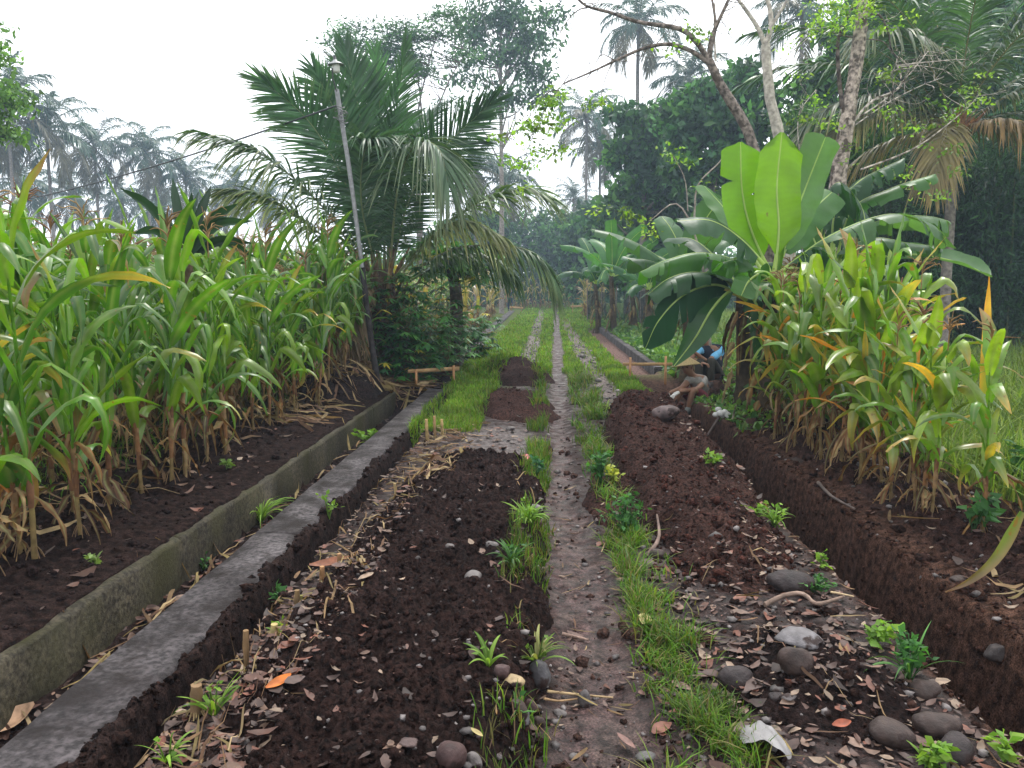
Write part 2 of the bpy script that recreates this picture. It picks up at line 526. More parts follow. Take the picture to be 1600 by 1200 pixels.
HEAPS = [   # name, x0,x1,y0,y1, height function, colour, label
    ('soil_heap', -1.15, .12, 1.3, 7.0,
     lambda x, y: .15 * np.minimum(1, 2.4 * blob(x, y, -.56 + .00 * y, 3.9, .56, 2.95, .0, 3)) ** .8, (.0185, .0098, .0082),
     'long low bed of dark crumbly soil spread in the foreground left of the wheel track'),
    ('soil_heap', .38, 1.66, 3.6, 10.4,
     lambda x, y: (.11 + .045 * (y - 3.8)) * np.minimum(1, 1.5 * blob(x, y, 1.02 + .01 * y, 6.9, .50, 3.15, .0, 2.6)) ** .8, (.037, .0180, .0140),
     'long reddish brown soil bank piled along the right trench'),
    ('soil_heap', -1.25, .05, 8.9, 11.2,
     lambda x, y: .19 * blob(x, y, -.45, 10.0, .60, 1.25, .22, 1.7) ** 1.05, (.036, .017, .0135),
     'low purplish soil heap spilling on the grass just beyond the bare grey patch'),
    ('soil_heap', -1.4, .1, 12.2, 15.2,
     lambda x, y: .34 * blob(x, y, -.66, 13.6, .72, 1.5, .3, 1.7) ** 1.05, (.028, .0145, .012),
     'small dark soil heap farthest up the grassy track on its left'),
    ('soil_heap', -3.9, -2.4, 9.6, 13.2,
     lambda x, y: .33 * blob(x, y, -3.1, 11.3, .65, 1.5, .1, 2) ** .7, (.016, .010, .0095),
     'black soil heap at the field edge behind the end of the concrete channel'),
    ('soil_heap', .72, 1.52, 2.35, 3.5,
     lambda x, y: .075 * blob(x, y, 1.10, 2.93, .36, .46, 0, 2) ** .7, (.016, .009, .008),
     'small flat patch of black crumbs beside the round stones near the right corner'),
    ('soil_heap', .28, .72, 4.6, 6.6,
     lambda x, y: .07 * blob(x, y, .50, 5.6, .19, .9, .0, 2) ** .7, (.034, .016, .0125),
     'thin spill of brown soil reaching the wheel track between two weed clumps'),
]


HEAPS = [(h[0], h[1] - .3, h[2] + .3, h[3] - .4, h[4] + .6) + h[5:] for h in HEAPS]


def heapz(x, y, i):
    f = HEAPS[i][5]
    h = f(x, y)
    lump = fbm(x * 7, y * 7, 5, 31 + i) * .12 + np.abs(fbm(x * 24, y * 24, 4, 41 + i)) * .12 + np.maximum(0, vnoise(x * 30, y * 30, 55 + i) - .5) * .075
    return H(x, y) + h + lump * np.minimum(1, h * 12) - .03 * (h <= .004)


def HS(x, y):
    x = np.asarray(x, float); y = np.asarray(y, float)
    z = H(x, y)
    for i, h in enumerate(HEAPS):
        mk = (x > h[1]) & (x < h[2]) & (y > h[3]) & (y < h[4])
        if mk.any():
            zz = z[mk] if z.ndim else z
            r = np.maximum(zz, heapz(x[mk], y[mk], i)) if z.ndim else max(float(z), float(heapz(x, y, i)))
            if z.ndim: z[mk] = r
            else: z = np.float64(r)
    return z


def ground_col(x, y):
    n = fbm(x * 1.6, y * 1.6, 5, 61); n2 = fbm(x * 9, y * 9, 4, 62)
    wob = .22 * fbm(x * 2.5, y * 2.5, 5, 63)
    c = np.zeros(x.shape + (3,)); wet = np.full(x.shape, .25)

    def lay(mask, col, w=None):
        nonlocal c, wet
        mask = np.clip(mask, 0, 1)
        c = c * (1 - mask[..., None]) + np.array(col) * mask[..., None]
        if w is not None: wet = wet * (1 - mask) + w * mask
    lay(np.ones_like(x), (.022, .0125, .011), .7)                              # damp road earth
    lay(ss(.0, .25, n + .1) * .55, (.036, .022, .020), .9)
    far = ss(11.0, 15.0, y + 4 * n)
    lay(far, (.065, .085, .022), 0)                                          # grassed verge
    # slab patch
    sl = ss(-.92, -.82, x + wob) * (1 - ss(-.22, -.10, x + wob)) * ss(6.9, 7.15, y + wob) * (1 - ss(8.3, 8.8, y + wob))
    lay(sl, (.085, .068, .065), .8)
    # centre wheel track: washed, wet
    tr = track_mask(x, y)
    lay(tr * (1 - ss(90, 130, y)), (.056, .034, .032), 1.0)
    lay(tr * ss(-.02, .10, n2) * .75, (.055, .037, .032), .9)
    # the two other tracks far up
    t2 = ss(-.62, -.5, x + wob) * (1 - ss(-.26, -.14, x + wob)) * ss(9.0, 12.5, y) * (1 - ss(60, 100, y))
    lay(t2 * ss(-.18, .05, n2), (.14, .12, .113), .3)
    t3 = ss(.62, .74, x + wob) * (1 - ss(1.02, 1.12, x + wob)) * ss(9.0, 10.5, y) * (1 - ss(28, 45, y))
    lay(t3 * ss(-.22, .0, n2), (.12, .095, .088), .4)
    # trenches and their walls
    rt = np.maximum(ss(1.5, 1.62, x) * (1 - ss(2.25, 2.6, x)) * (1 - ss(12.4, 13.5, y)), ss(1.4, 1.6, x + wob) * (1 - ss(2.9, 3.3, x + wob)) * ss(10.8, 11.3, y) * (1 - ss(13.2, 14.2, y + wob)))
    lay(rt, (.047, .0245, .0170), .05)
    rt2 = ss(1.5, 1.62, x) * (1 - ss(2.02, 2.2, x)) * ss(13.5, 14.5, y) * (1 - ss(30, 36, y))
    lay(rt2, (.12, .072, .06), .2)
    # banks
    rb = ss(2.2, 2.5, x + wob * .5) * (1 - ss(3.0, 3.7, x + wob)) * (1 - ss(11.5, 13.5, y))
    lay(rb, (.027, .0140, .0112), .05)
    lay(rb * ss(.05, .25, n), (.028, .016, .014), .1)
    rf = ss(3.0, 3.5, x + wob)
    lay(rf * (1 - ss(100, 160, y)), (.10, .15, .03), 0)
    lt = ss(-1.2, -1.35, x + wob * .2) * (1 - ss(15, 17, y))
    lay(lt, (.016, .0095, .0082), .1)
    lf = ss(-2.28, -2.36, x + wob * .3) * (1 - ss(20, 40, y))
    lay(lf, (.0150, .0088, .0076), .05)
    lay(lf * ss(-3.0, -4.5, x) * .6, (.03, .026, .012), .1)
    ds = ss(11.0, 12.0, y + wob * 3) * (1 - ss(16.5, 18.5, y + wob * 3)) * ss(-1.4, -1.6, x + wob)
    lay(ds, (.018, .0105, .010), .15)
    fl = ss(20, 40, y) * ss(-2.5, -4, x)
    lay(fl, (.06, .075, .03), 0)
    return c, np.clip(wet, 0, 1)


ys = [1.15]
while ys[-1] < 13: ys.append(ys[-1] + max(.013, .0058 * ys[-1]))
while ys[-1] < 160: ys.append(ys[-1] * 1.022)
while ys[-1] < 700: ys.append(ys[-1] * 1.15)
ys = np.array([-60, -20, -6, -2, 0, .6] + ys)
xs = list(np.arange(-3.7, 3.7, .0155))
a = 3.7
ext = []
st = .03
while a < 600:
    a += st; ext.append(a); st *= 1.17
xs = np.array([-e for e in ext[::-1]] + xs + ext)
GX, GY = np.meshgrid(xs, ys)
GZ = H(GX, GY)
gc, gw = ground_col(GX, GY)
nx, ny = len(xs), len(ys)
P = np.stack([GX, GY, GZ], -1).reshape(-1, 3)
i = np.arange(ny - 1)[:, None] * nx; j = np.arange(nx - 1)[None]
Q = np.stack([i + j, i + j + 1, i + nx + j + 1, i + nx + j], -1).reshape(-1, 4)
# the washed wheel track is cut out of the ground sheet as its own surface
qx = P[Q].mean(1)
trk = (track_mask(qx[:, 0], qx[:, 1]) > .5) & (qx[:, 1] < 100) & (qx[:, 1] > .5)


def sheet(name, q):
    used, inv = np.unique(q, return_inverse=True)
    mb = MB(); mb.add(P[used], inv.reshape(-1, 4), None, gc.reshape(-1, 3)[used])
    o = mb.build(name, M_GROUND)
    a = o.data.attributes.new('wet', 'FLOAT', 'POINT')
    a.data.foreach_set('value', gw.ravel()[used].astype(np.float32))
    return tag(o, kind='structure')


sheet('ground', Q[~trk])
sheet('wheel_track', Q[trk])

for k, (nm, x0, x1, y0, y1, f, col, lab) in enumerate(HEAPS):
    r = max(.009, .0034 * (y0 + y1) / 2)
    hx = np.arange(x0, x1, r); hy = np.arange(y0, y1, r * 1.3)
    X, Y = np.meshgrid(hx, hy)
    Z = heapz(X, Y, k)
    hh = f(X, Y)
    base = np.array(col) * (1 + 1.1 * fbm(X * 3, Y * 3, 4, 70 + k))[..., None]
    mb = MB()
    keep = hh > .0005
    q = np.stack([np.arange(X.size).reshape(X.shape)[:-1, :-1], np.arange(X.size).reshape(X.shape)[:-1, 1:],
                  np.arange(X.size).reshape(X.shape)[1:, 1:], np.arange(X.size).reshape(X.shape)[1:, :-1]], -1).reshape(-1, 4)
    kq = keep.ravel()[q].any(1)
    used, inv = np.unique(q[kq], return_inverse=True)
    mb.add(np.stack([X, Y, Z], -1).reshape(-1, 3)[used], inv.reshape(-1, 4), None, base.reshape(-1, 3)[used])
    cx, cy = (x0 + x1) / 2, (y0 + y1) / 2
    tag(mb.build(nm, M_SOIL, loc=(cx, cy, float(H(cx, cy)))), lab, 'soil heap', 'heaps of dug soil')

# ------------------------------------------------------------------ concrete walls
def wall_mesh(x0, x1, y0, y1, zt, zb, nzc=(0, 0), step=.05, curve=lambda y: 0 * y, chip=.012):
    """a cast concrete strip with slightly uneven edges"""
    y = np.arange(y0, y1 + step, step)
    jt = np.arange(y0 + 1.1, y1, 2.7)          # casting joints
    y = np.sort(np.concatenate([y] + [jt + q for q in (-.012, -.004, .004, .012)]))
    dip = (np.abs(y[:, None] - jt[None]).min(1) < .006) * .025
    off = curve(y)
    prof = [(x0, zb), (x0, zt - .02), (x0 + .012, zt), ((x0 + x1) / 2, zt + .003), (x1 - .012, zt), (x1, zt - .02), (x1, zb)]
    G = np.zeros((len(y), len(prof), 3))
    for k, (px, pz) in enumerate(prof):
        e = chip * fbm(y * 2.5, np.full_like(y, k * 5.3), 4, 80) * 2
        G[:, k, 0] = px + off + e * (.6 if 0 < k < 6 else .3)
        G[:, k, 1] = y
        G[:, k, 2] = pz + (e - dip if 0 < k < 6 else 0)
    mb = MB(); mb.grid(G[:, ::-1], (.15, .14, .13))
    for e in (0, -1):
        n = len(prof)
        mb.add(G[e], [[0, 1, 5, 6], [1, 2, 4, 5]], [[2, 3, 4]], (.15, .14, .13))
    return mb


tag(wall_mesh(-2.40, -2.30, .8, 11.55, -.012, -.6, chip=.022).build('concrete_wall', M_WALL_A, loc=(-2.36, 6, 0)),
    'mossy stained concrete channel wall along the edge of the left maize field', 'wall', 'concrete channel walls')
tag(wall_mesh(-1.84, -1.52, .8, 11.75, .02, -.6, chip=.028).build('concrete_wall', M_WALL_B, loc=(-1.78, 6, 0)),
    'broad flat-topped concrete wall with muddy top on the road side of the channel', 'wall', 'concrete channel walls')
tag(wall_mesh(-1.98, -1.62, 17.0, 54, .07, -.3, step=.3, curve=lambda y: -.012 * (y - 17) + .25 * np.exp(-((y - 17) / 6) ** 2) - .2).build('concrete_edging', M_WALL_B, loc=(-1.9, 30, 0)),
    'grey concrete edging strip running far up the left verge to the standing person', 'edging')
tag(wall_mesh(2.04, 2.2, 14.6, 31, .09, -.3, step=.3).build('concrete_edging', M_WALL_B, loc=(2.1, 22, 0)),
    'brown concrete edging beside the far shallow trench on the right', 'edging')

# ------------------------------------------------------------------ crumbs, pebbles, litter
ICO_V = None


def lumps(mb, C, size, col, flat=.75, rg=rng):
    """many little rounded octahedral lumps"""
    M = len(C)
    v0 = np.array([[1, 0, 0], [-1, 0, 0], [0, 1, 0], [0, -1, 0], [0, 0, 1], [0, 0, -1],
                   [.6, .6, .6], [-.6, .6, .6], [.6, -.6, .6], [-.6, -.6, .6], [.6, .6, -.6], [-.6, .6, -.6], [.6, -.6, -.6], [-.6, -.6, -.6]])
    tri = []
    def quadpt(a, b, c, corner): tri.extend([(a, b, corner), (b, c, corner), (c, a, corner)])
    X, x, Y, y, Z, z = 0, 1, 2, 3, 4, 5
    quadpt(X, Y, Z, 6); quadpt(Y, x, Z, 7); quadpt(y, X, Z, 8); quadpt(x, y, Z, 9)
    quadpt(Y, X, z, 10); quadpt(x, Y, z, 11); quadpt(X, y, z, 12); quadpt(y, x, z, 13)
    tri = np.array(tri)
    S = np.asarray(size, float).reshape(-1, 1, 1) * rg.uniform(.6, 1.25, (M, 14, 1)) * rg.uniform(.65, 1.2, (M, 1, 3)) * np.array([1, 1, flat])
    V = v0[None] * S
    th = rg.uniform(0, 6.28, M); c, s = np.cos(th), np.sin(th)
    V = np.stack([V[..., 0] * c[:, None] - V[..., 1] * s[:, None], V[..., 0] * s[:, None] + V[..., 1] * c[:, None], V[..., 2]], -1) + C[:, None]
    t = (tri[None] + (np.arange(M) * 14)[:, None, None]).reshape(-1, 3)
    cc = np.broadcast_to(np.asarray(col, float), (M, 3))
    mb.add(V.reshape(-1, 3), None, t, np.repeat(cc, 14, 0))


def on_ground(x, y, dz=0):
    return np.stack([x, y, HS(x, y) + dz], -1)


def depth_y(n, y0, y1, p=1.6, rg=rng):
    """more samples near the camera"""
    u = rg.uniform(0, 1, n)
    return (y0 ** (1 - p) + u * (y1 ** (1 - p) - y0 ** (1 - p))) ** (1 / (1 - p))


mb = MB()
for x0, x1, y0, y1, n, cl in [(-1.1, .0, 1.9, 6.4, 5200, (.019, .0125, .012)), (.6, 1.5, 3.9, 9.8, 3000, (.042, .021, .018)), (2.1, 3.1, 2.6, 9, 2600, (.03, .019, .017)),
                              (-3.4, -2.4, 2.6, 11, 2200, (.018, .0135, .0145)), (-1.62, -1.2, 2.2, 10, 900, (.02, .014, .013)), (.4, 1.55, 2.1, 4.5, 900, (.03, .02, .018)),
                              (-1.0, .0, 9.2, 14.5, 500, (.035, .019, .018)), (1.55, 1.75, 2.6, 8, 350, (.05, .03, .024)), (1.85, 2.2, 2.5, 9, 2200, (.045, .027, .021)), (-1.54, -1.34, 2.2, 9, 1500, (.019, .013, .012)), (-.1, .5, 2.2, 8, 450, (.05, .036, .033))]:
    y = depth_y(n, y0, y1); x = rng.uniform(x0, x1, n)
    sz = rng.gamma(1.15, .0058, n) * (.8 + .07 * y)
    lumps(mb, on_ground(x, y, sz * .2), np.clip(sz, .0015, .055), np.array(cl) * np.array([.95, .72, .62]) * rng.uniform(.6, 1.7, (n, 1)), .8)
tag(mb.build('soil_crumbs', M_SOIL, smooth=True), kind='stuff')

mb = MB()
for x0, x1, y0, y1, n, s in [(-1.1, .1, 1.9, 6.6, 260, .009), (-.25, .45, 1.95, 3.2, 150, .008), (.45, 1.5, 2.0, 6, 260, .010), (2.1, 3.1, 2.7, 8, 190, .013),
                             (-.62, -.2, 15, 40, 400, .022), (.6, 1.1, 9.5, 22, 260, .024), (.0, .35, 3.5, 14, 120, .010), (-1.4, -.8, 2.2, 9, 110, .009)]:
    y = depth_y(n, y0, y1); x = rng.uniform(x0, x1, n)
    sz = rng.gamma(2.5, s / 2.5, n)
    g = rng.uniform(.05, .20, (n, 1)); cl = g * np.array([1.08, .95, .92])
    lumps(mb, on_ground(x, y, sz * .25), sz, cl, .65)
tag(mb.build('pebbles', M_STONE), kind='stuff')


def curl_leaves(mb, C, L, W, col, rg=rng, lift=.25):
    """fallen leaves lying about flat: five points, folded and curled"""
    M = len(C)
    th = rg.uniform(0, 6.28, M)
    d = np.stack([np.cos(th), np.sin(th), rg.normal(0, .12, M)], -1)
    w = np.stack([-np.sin(th), np.cos(th), rg.normal(0, .25, M)], -1)
    L = np.broadcast_to(L, (M,))[:, None]; W = np.broadcast_to(W, (M,))[:, None]
    up = np.array([0, 0, 1.]) * L
    cu = rg.uniform(-.1, lift, (M, 1)); fo = rg.uniform(-.05, .2, (M, 1))
    s = [0, .3, .65, 1.0]; ww = [.12, .5, .42, .04]
    rows = []
    for k in range(4):
        p = C + d * L * (s[k] - .5) + up * cu * (2 * s[k] - 1) ** 2
        rows.append(np.stack([p - w * W * ww[k] + up * fo * ww[k], p, p + w * W * ww[k] + up * fo * ww[k]], 1))
    V = np.stack(rows, 1)      # M,4,3,3
    base = (np.arange(M) * 12)[:, None]
    q = []
    for k in range(3):
        for jj in range(2):
            q.append(base + np.array([[k * 3 + jj, k * 3 + jj + 1, k * 3 + 4 + jj, k * 3 + 3 + jj]]))
    q = np.concatenate(q)
    cc = np.broadcast_to(np.asarray(col, float), (M, 3))
    mb.add(V.reshape(-1, 3), q, None, np.repeat(cc, 12, 0))


LIT = np.array([(.075, .036, .026), (.05, .026, .020), (.13, .080, .058), (.085, .050, .040), (.035, .020, .016), (.11, .040, .025), (.060, .036, .030), (.17, .12, .085)])
mb = MB()
for x0, x1, y0, y1, n, s in [(-1.42, -.85, 1.9, 8.6, 2300, .036), (.62, 1.6, 2.0, 4.4, 1150, .040), (1.2, 1.6, 4.2, 9.5, 420, .038), (-.9, .0, 1.95, 6.8, 230, .034), (-.1, .5, 1.95, 6, 170, .034),
                             (2.2, 3.0, 2.6, 8.5, 130, .055), (-2.3, -1.86, 2.4, 11, 700, .05), (-3.4, -2.4, 3, 11, 160, .06), (.4, .8, 2, 5, 160, .05), (-1.3, -.2, 6.6, 9, 350, .045), (-2.6, -1.4, 11.6, 16, 260, .06)]:
    y = depth_y(n, y0, y1); x = rng.uniform(x0, x1, n)
    L = s * np.clip(rng.gamma(3, .33, n), .25, 2.6)
    c = LIT[rng.integers(0, len(LIT), n)] * rng.uniform(.6, 1.3, (n, 1))
    curl_leaves(mb, on_ground(x, y, .008), L, L * rng.uniform(.28, .62, n), c)
tag(mb.build('leaf_litter', M_LITTER), kind='stuff')

# straw: broken maize stalks and leaf ribbons strewn along the strips
mb = MB()
TAN = np.array([(.22, .14, .07), (.16, .095, .05), (.29, .21, .11), (.12, .065, .038), (.20, .15, .06)])


def straw(x0, x1, y0, y1, n, Lm, ang=None, wid=.008):
    y = depth_y(n, y0, y1); x = rng.uniform(x0, x1, n)
    th = rng.uniform(0, 6.28, n) if ang is None else rng.normal(ang, .5, n)
    L = Lm * rng.uniform(.4, 1.4, n)
    t = np.linspace(-.5, .5, 5)
    d = np.stack([np.cos(th), np.sin(th)], -1)
    PX = x[:, None] + d[:, 0:1] * L[:, None] * t + rng.normal(0, .05, (n, 1)) * L[:, None] * t ** 2 * 2
    PY = y[:, None] + d[:, 1:2] * L[:, None] * t + rng.normal(0, .05, (n, 1)) * L[:, None] * t ** 2 * 2
    PZ = HS(PX.ravel(), PY.ravel()).reshape(PX.shape) + .012 + rng.uniform(0, .03, (n, 1)) + rng.uniform(0, .12, (n, 1)) * L[:, None] * (t + .5)
    Pp = np.stack([PX, PY, PZ], -1)
    w = wid * rng.uniform(.35, 1.6, n)
    tp = np.array([.5, 1, 1, .8, .15])
    S = np.stack([-d[:, 1], d[:, 0], rng.normal(0, .5, n)], -1)[:, None] * (w[:, None] * tp)[..., None]
    mb.strips(Pp, S, TAN[rng.integers(0, 5, n)] * rng.uniform(.6, 1.2, (n, 1)))


straw(-1.42, -.9, 1.9, 9, 200, .17, 1.9, .0035)
straw(-1.42, -.8, 3.0, 9, 130, .10, None, .005)
straw(-1.2, -.7, 5.5, 9, 200, .20, None, .008)
straw(-3.3, -1.9, 11.4, 15.5, 420, .5, None, .02)
straw(-3.2, -2.5, 8, 12, 110, .4, None, .014)
straw(-4.5, -2.9, 3.2, 12, 170, .4, None, .014)
straw(-2.28, -1.9, 2.2, 10, 120, .35, 1.6, .009)
straw(.7, 1.6, 2.0, 5, 60, .14, None, .0035)
straw(2.3, 3.2, 3, 9, 80, .24, None, .009)
straw(-.2, .45, 2.0, 6, 110, .11, None, .003)
tag(mb.build('maize_straw', M_DRY), kind='stuff')


# ------------------------------------------------------------------ grass
def grass(mb, n, fx, y0, y1, dens, h, w, cols, p=1.7, lean=.5, hs=HS):
    """fx: (x0,x1) ; dens(x,y) acceptance 0..1 ; three-point bending blades"""
    y = depth_y(n, y0, y1, p); x = rng.uniform(fx[0], fx[1], n)
    k = rng.uniform(0, 1, n) < dens(x, y)
    x, y = x[k], y[k]; n = len(x)
    z = hs(x, y)
    hh = h(x, y) * rng.uniform(.45, 1.35, n)
    th = rng.uniform(0, 6.28, n); le = rng.uniform(.1, 1.0, n) * lean * 1.6
    d = np.stack([np.cos(th), np.sin(th)], -1)
    t = np.array([0, .4, .75, 1.0])
    PX = x[:, None] + d[:, :1] * (hh * le)[:, None] * t ** 1.8
    PY = y[:, None] + d[:, 1:] * (hh * le)[:, None] * t ** 1.8
    PZ = z[:, None] - .004 + hh[:, None] * (t - .32 * le[:, None] * t ** 2.4)
    ww = (w(y) * rng.uniform(.6, 1.4, n))[:, None] * np.array([.8, 1, .7, .08])
    a2 = th + rng.uniform(.9, 2.2, n)
    S = np.stack([np.cos(a2), np.sin(a2), 0 * a2], -1)[:, None] * ww[..., None]
    c = np.array(cols)[rng.integers(0, len(cols), n)] * rng.uniform(.65, 1.35, (n, 1))
    pat = .8 + .9 * fbm(x * 1.8, y * 1.8, 3, 91)[:, None]
    mb.strips(np.stack([PX, PY, PZ], -1), S, c * np.clip(pat, .45, 1.4))


GCOL = [(.12, .25, .018), (.155, .29, .02), (.09, .20, .018), (.18, .27, .03), (.20, .22, .05)]
GNEAR = [(.075, .17, .014), (.10, .205, .016), (.055, .13, .014), (.14, .205, .025), (.18, .16, .06)]


def patch(x, y, sc=3.0, lo=-.12, hi=.10, seed=95):
    return ss(lo, hi, fbm(x * sc, y * sc, 4, seed))


def d_strip(x, y):            # strip right of the wheel track
    wob = .16 * fbm(y * 1.9, x * .5, 3, 96)
    x0 = np.interp(y, [2, 3.3, 5, 7, 10, 14, 40], [.33, .40, .36, .34, .34, .36, .5])
    x1 = np.interp(y, [2, 2.6, 3.3, 4.0, 4.6, 5.6, 6.3, 8, 10, 14, 40], [.62, .72, .74, .74, .66, .58, .56, .62, .80, .78, .9])
    m = (1 - track_mask(x, y)) * ss(x0 - .04, x0 + .08, x + wob) * (1 - ss(x1 - .12, x1 + .06, x + wob))
    return m * np.clip(.06 + patch(x, y, 5.0, -.06, .14), 0, 1) * np.interp(y, [4.5, 6.8], [.75, 1]) * np.interp(y, [4.6, 5.0, 5.9, 6.4], [1, .45, .35, 1])


def d_left(x, y):             # thin strip left of the wheel track
    wob = .12 * fbm(y * 2.2, x, 3, 97)
    m = ss(-.24, -.14, x + wob) * (1 - ss(-.03, .05, x + wob))
    return m * np.interp(y, [2, 3.2, 3.6, 4.6, 5.2, 6.6, 7, 40], [.12, .16, .32, .4, .6, .6, 1, 1]) * patch(x, y, 2.6, -.15, .08, 98)


def d_far(x, y):
    wob = .2 * fbm(x * 2, y * 1.2, 4, 99)
    tr = 1 - ss(.2, .6, track_mask(x, y, .09))
    t2 = 1 - .96 * ss(-.66, -.56, x + wob) * (1 - ss(-.22, -.10, x + wob)) * (1 - ss(50, 90, y))
    t3 = 1 - .94 * ss(.62, .72, x + wob) * (1 - ss(1.06, 1.16, x + wob)) * (1 - ss(32, 60, y))
    vl = np.where(y < 14, ss(-1.62, -1.45, x + wob) * (1 - ss(-.85, -.7, x + wob)) * (1 - ss(-.55, -.15, x)), 0)
    mid = np.where(y < 14, ss(.95, 1.08, x + wob) * (1 - ss(1.45, 1.6, x + wob)) * ss(9.6, 10.2, y), 0)
    wide = ss(12.8, 14.5, y + 3 * wob) * ss(-1.72, -1.55, x + wob * .3) * (1 - ss(1.42, 1.55, x + .3 * wob) * (1 - ss(30, 33, y)))
    return np.maximum(np.maximum(vl, mid), wide) * tr * t2 * t3 * np.clip(.55 + patch(x, y, 1.5), 0, 1)


mb = MB()
grass(mb, 52000, (.2, .95), 1.95, 14, d_strip, lambda x, y: (.065 + .006 * y) * (1 + 1.6 * fbm(x * 5, y * 5, 3, 92)), lambda y: .0016 + .0004 * y, GNEAR, 1.6, .85)
grass(mb, 24000, (-.35, .12), 2.0, 14, d_left, lambda x, y: .07 + .006 * y, lambda y: .0013 + .0004 * y, GNEAR, 1.3)
tag(mb.build('track_grass', M_GRASS), kind='stuff')
mb = MB()
grass(mb, 90000, (-1.75, 1.7), 8.2, 16, d_far, lambda x, y: .10 + 0 * x, lambda y: .0005 * y, GCOL, 1.2)
grass(mb, 60000, (-2.0, 2.6), 14, 110, d_far, lambda x, y: .075 + .0014 * y, lambda y: .00055 * y, GCOL, 1.8)
tag(mb.build('verge_grass', M_GRASS), kind='stuff')
mb = MB()
FCOL = [(.13, .21, .03), (.17, .25, .04), (.10, .18, .03), (.22, .27, .07)]
grass(mb, 60000, (2.9, 9), 3.5, 16, lambda x, y: ss(3.0, 3.4, x) * (x < .78 * y + .4), lambda x, y: .34 + 0 * x, lambda y: .0032 + .0004 * y, FCOL, 1.2, .7)
grass(mb, 30000, (2.3, 26), 13, 60, lambda x, y: ss(2.3, 2.7, x), lambda x, y: .25 + 0 * x, lambda y: .012 + 0 * y, FCOL, 1.4, .7)
tag(mb.build('meadow_grass', M_GRASS), kind='stuff')
mb = MB()
WCOL = [(.035, .09, .025), (.05, .12, .03), (.03, .07, .02)]
grass(mb, 9000, (-5.0, -2.6), 12.3, 17, lambda x, y: ss(-2.7, -3.1, x + .03 * (y - 12)), lambda x, y: .5 + 0 * x, lambda y: .010 + 0 * y, WCOL, 1.2, .8)
grass(mb, 16000, (-9, -3.0), 3.5, 14, lambda x, y: .8 * ss(-3.0, -3.8, x) * (x > -.75 * y - .6), lambda x, y: .13 + 0 * x, lambda y: .005 + 0 * y, GNEAR, 1.2, .8)
tag(mb.build('field_weeds', M_GRASS), kind='stuff')
def hs1(x, y):
    return float(HS(np.array([float(x)]), np.array([float(y)]))[0])


# ------------------------------------------------------------------ maize
def strap(mb, base, az, el0, el1, L, w, c0, c1, rg, fold=.35, rip=.15, nseg=11, twist=0, power=1.25, kink=None):
    """arching strap leaf with a folded midrib and rippled edges; c0 base colour, c1 tip colour"""
    s = np.linspace(0, 1, nseg)
    el = el0 + (el1 - el0) * s ** power
    if kink is not None:
        el = np.where(s > kink, el - rg.uniform(.9, 1.7), el)
    a = az + twist * s ** 2 + rg.normal(0, .05)
    T = np.stack([np.cos(el) * np.cos(a), np.cos(el) * np.sin(a), np.sin(el)], -1)
    P = np.asarray(base, float) + np.concatenate([np.zeros((1, 3)), np.cumsum((T[1:] + T[:-1]) / 2 * L / (nseg - 1), 0)])
    side = np.stack([-np.sin(a), np.cos(a), 0 * a], -1)
    roll = rg.normal(0, .25) + rg.normal(0, .5) * s
    nrm = np.cross(T, side)
    sd = side * np.cos(roll)[:, None] + nrm * np.sin(roll)[:, None]
    nr = np.cross(T, sd)
    wp = w * np.minimum(1, .45 + 3.2 * s) * np.clip(1 - s ** 2.6, 0.02, 1) ** .8
    ph = rg.uniform(0, 6.28, 2); fr = rg.uniform(14, 24)
    r1 = rip * w * np.sin(fr * s + ph[0]); r2 = rip * w * np.sin(fr * 1.1 * s + ph[1])
    up = nr * -1
    Lf = P - sd * wp[:, None] - up * (fold * wp)[:, None] * -1 + up * r1[:, None]
    Rt = P + sd * wp[:, None] - up * (fold * wp)[:, None] * -1 + up * r2[:, None]
    lm = (P + Lf) / 2 - nr * (fold * .12 * wp)[:, None]; rm = (P + Rt) / 2 - nr * (fold * .12 * wp)[:, None]
    G = np.stack([Lf, lm, P, rm, Rt], 1)
    t = ss(.45, 1.0, s + rg.normal(0, .12))[:, None, None]
    edge = np.array([.35, .1, -.1, .1, .35])[None, :, None] * (ss(.3, .9, s)[:, None, None])
    t = np.clip(t + edge * t, 0, 1)
    c = np.asarray(c0) * (1 - t) + np.asarray(c1) * t
    c = np.broadcast_to(c, G.shape).copy()
    c[:, 2] = c[:, 2] * .55 + np.array([.25, .30, .12]) * .45      # pale midrib
    mb.grid(G, c)


G_CORN = [(.070, .180, .008), (.105, .225, .009), (.038, .115, .011), (.150, .265, .010), (.05, .14, .014)]
G_CORNR = [(.10, .22, .012), (.14, .265, .014), (.07, .17, .014), (.18, .28, .018)]
TIPS = [(.35, .30, .06), (.42, .27, .06), (.30, .17, .07)]
DRYC = [(.25, .125, .052), (.19, .09, .042), (.32, .20, .095), (.14, .07, .036), (.28, .135, .045)]


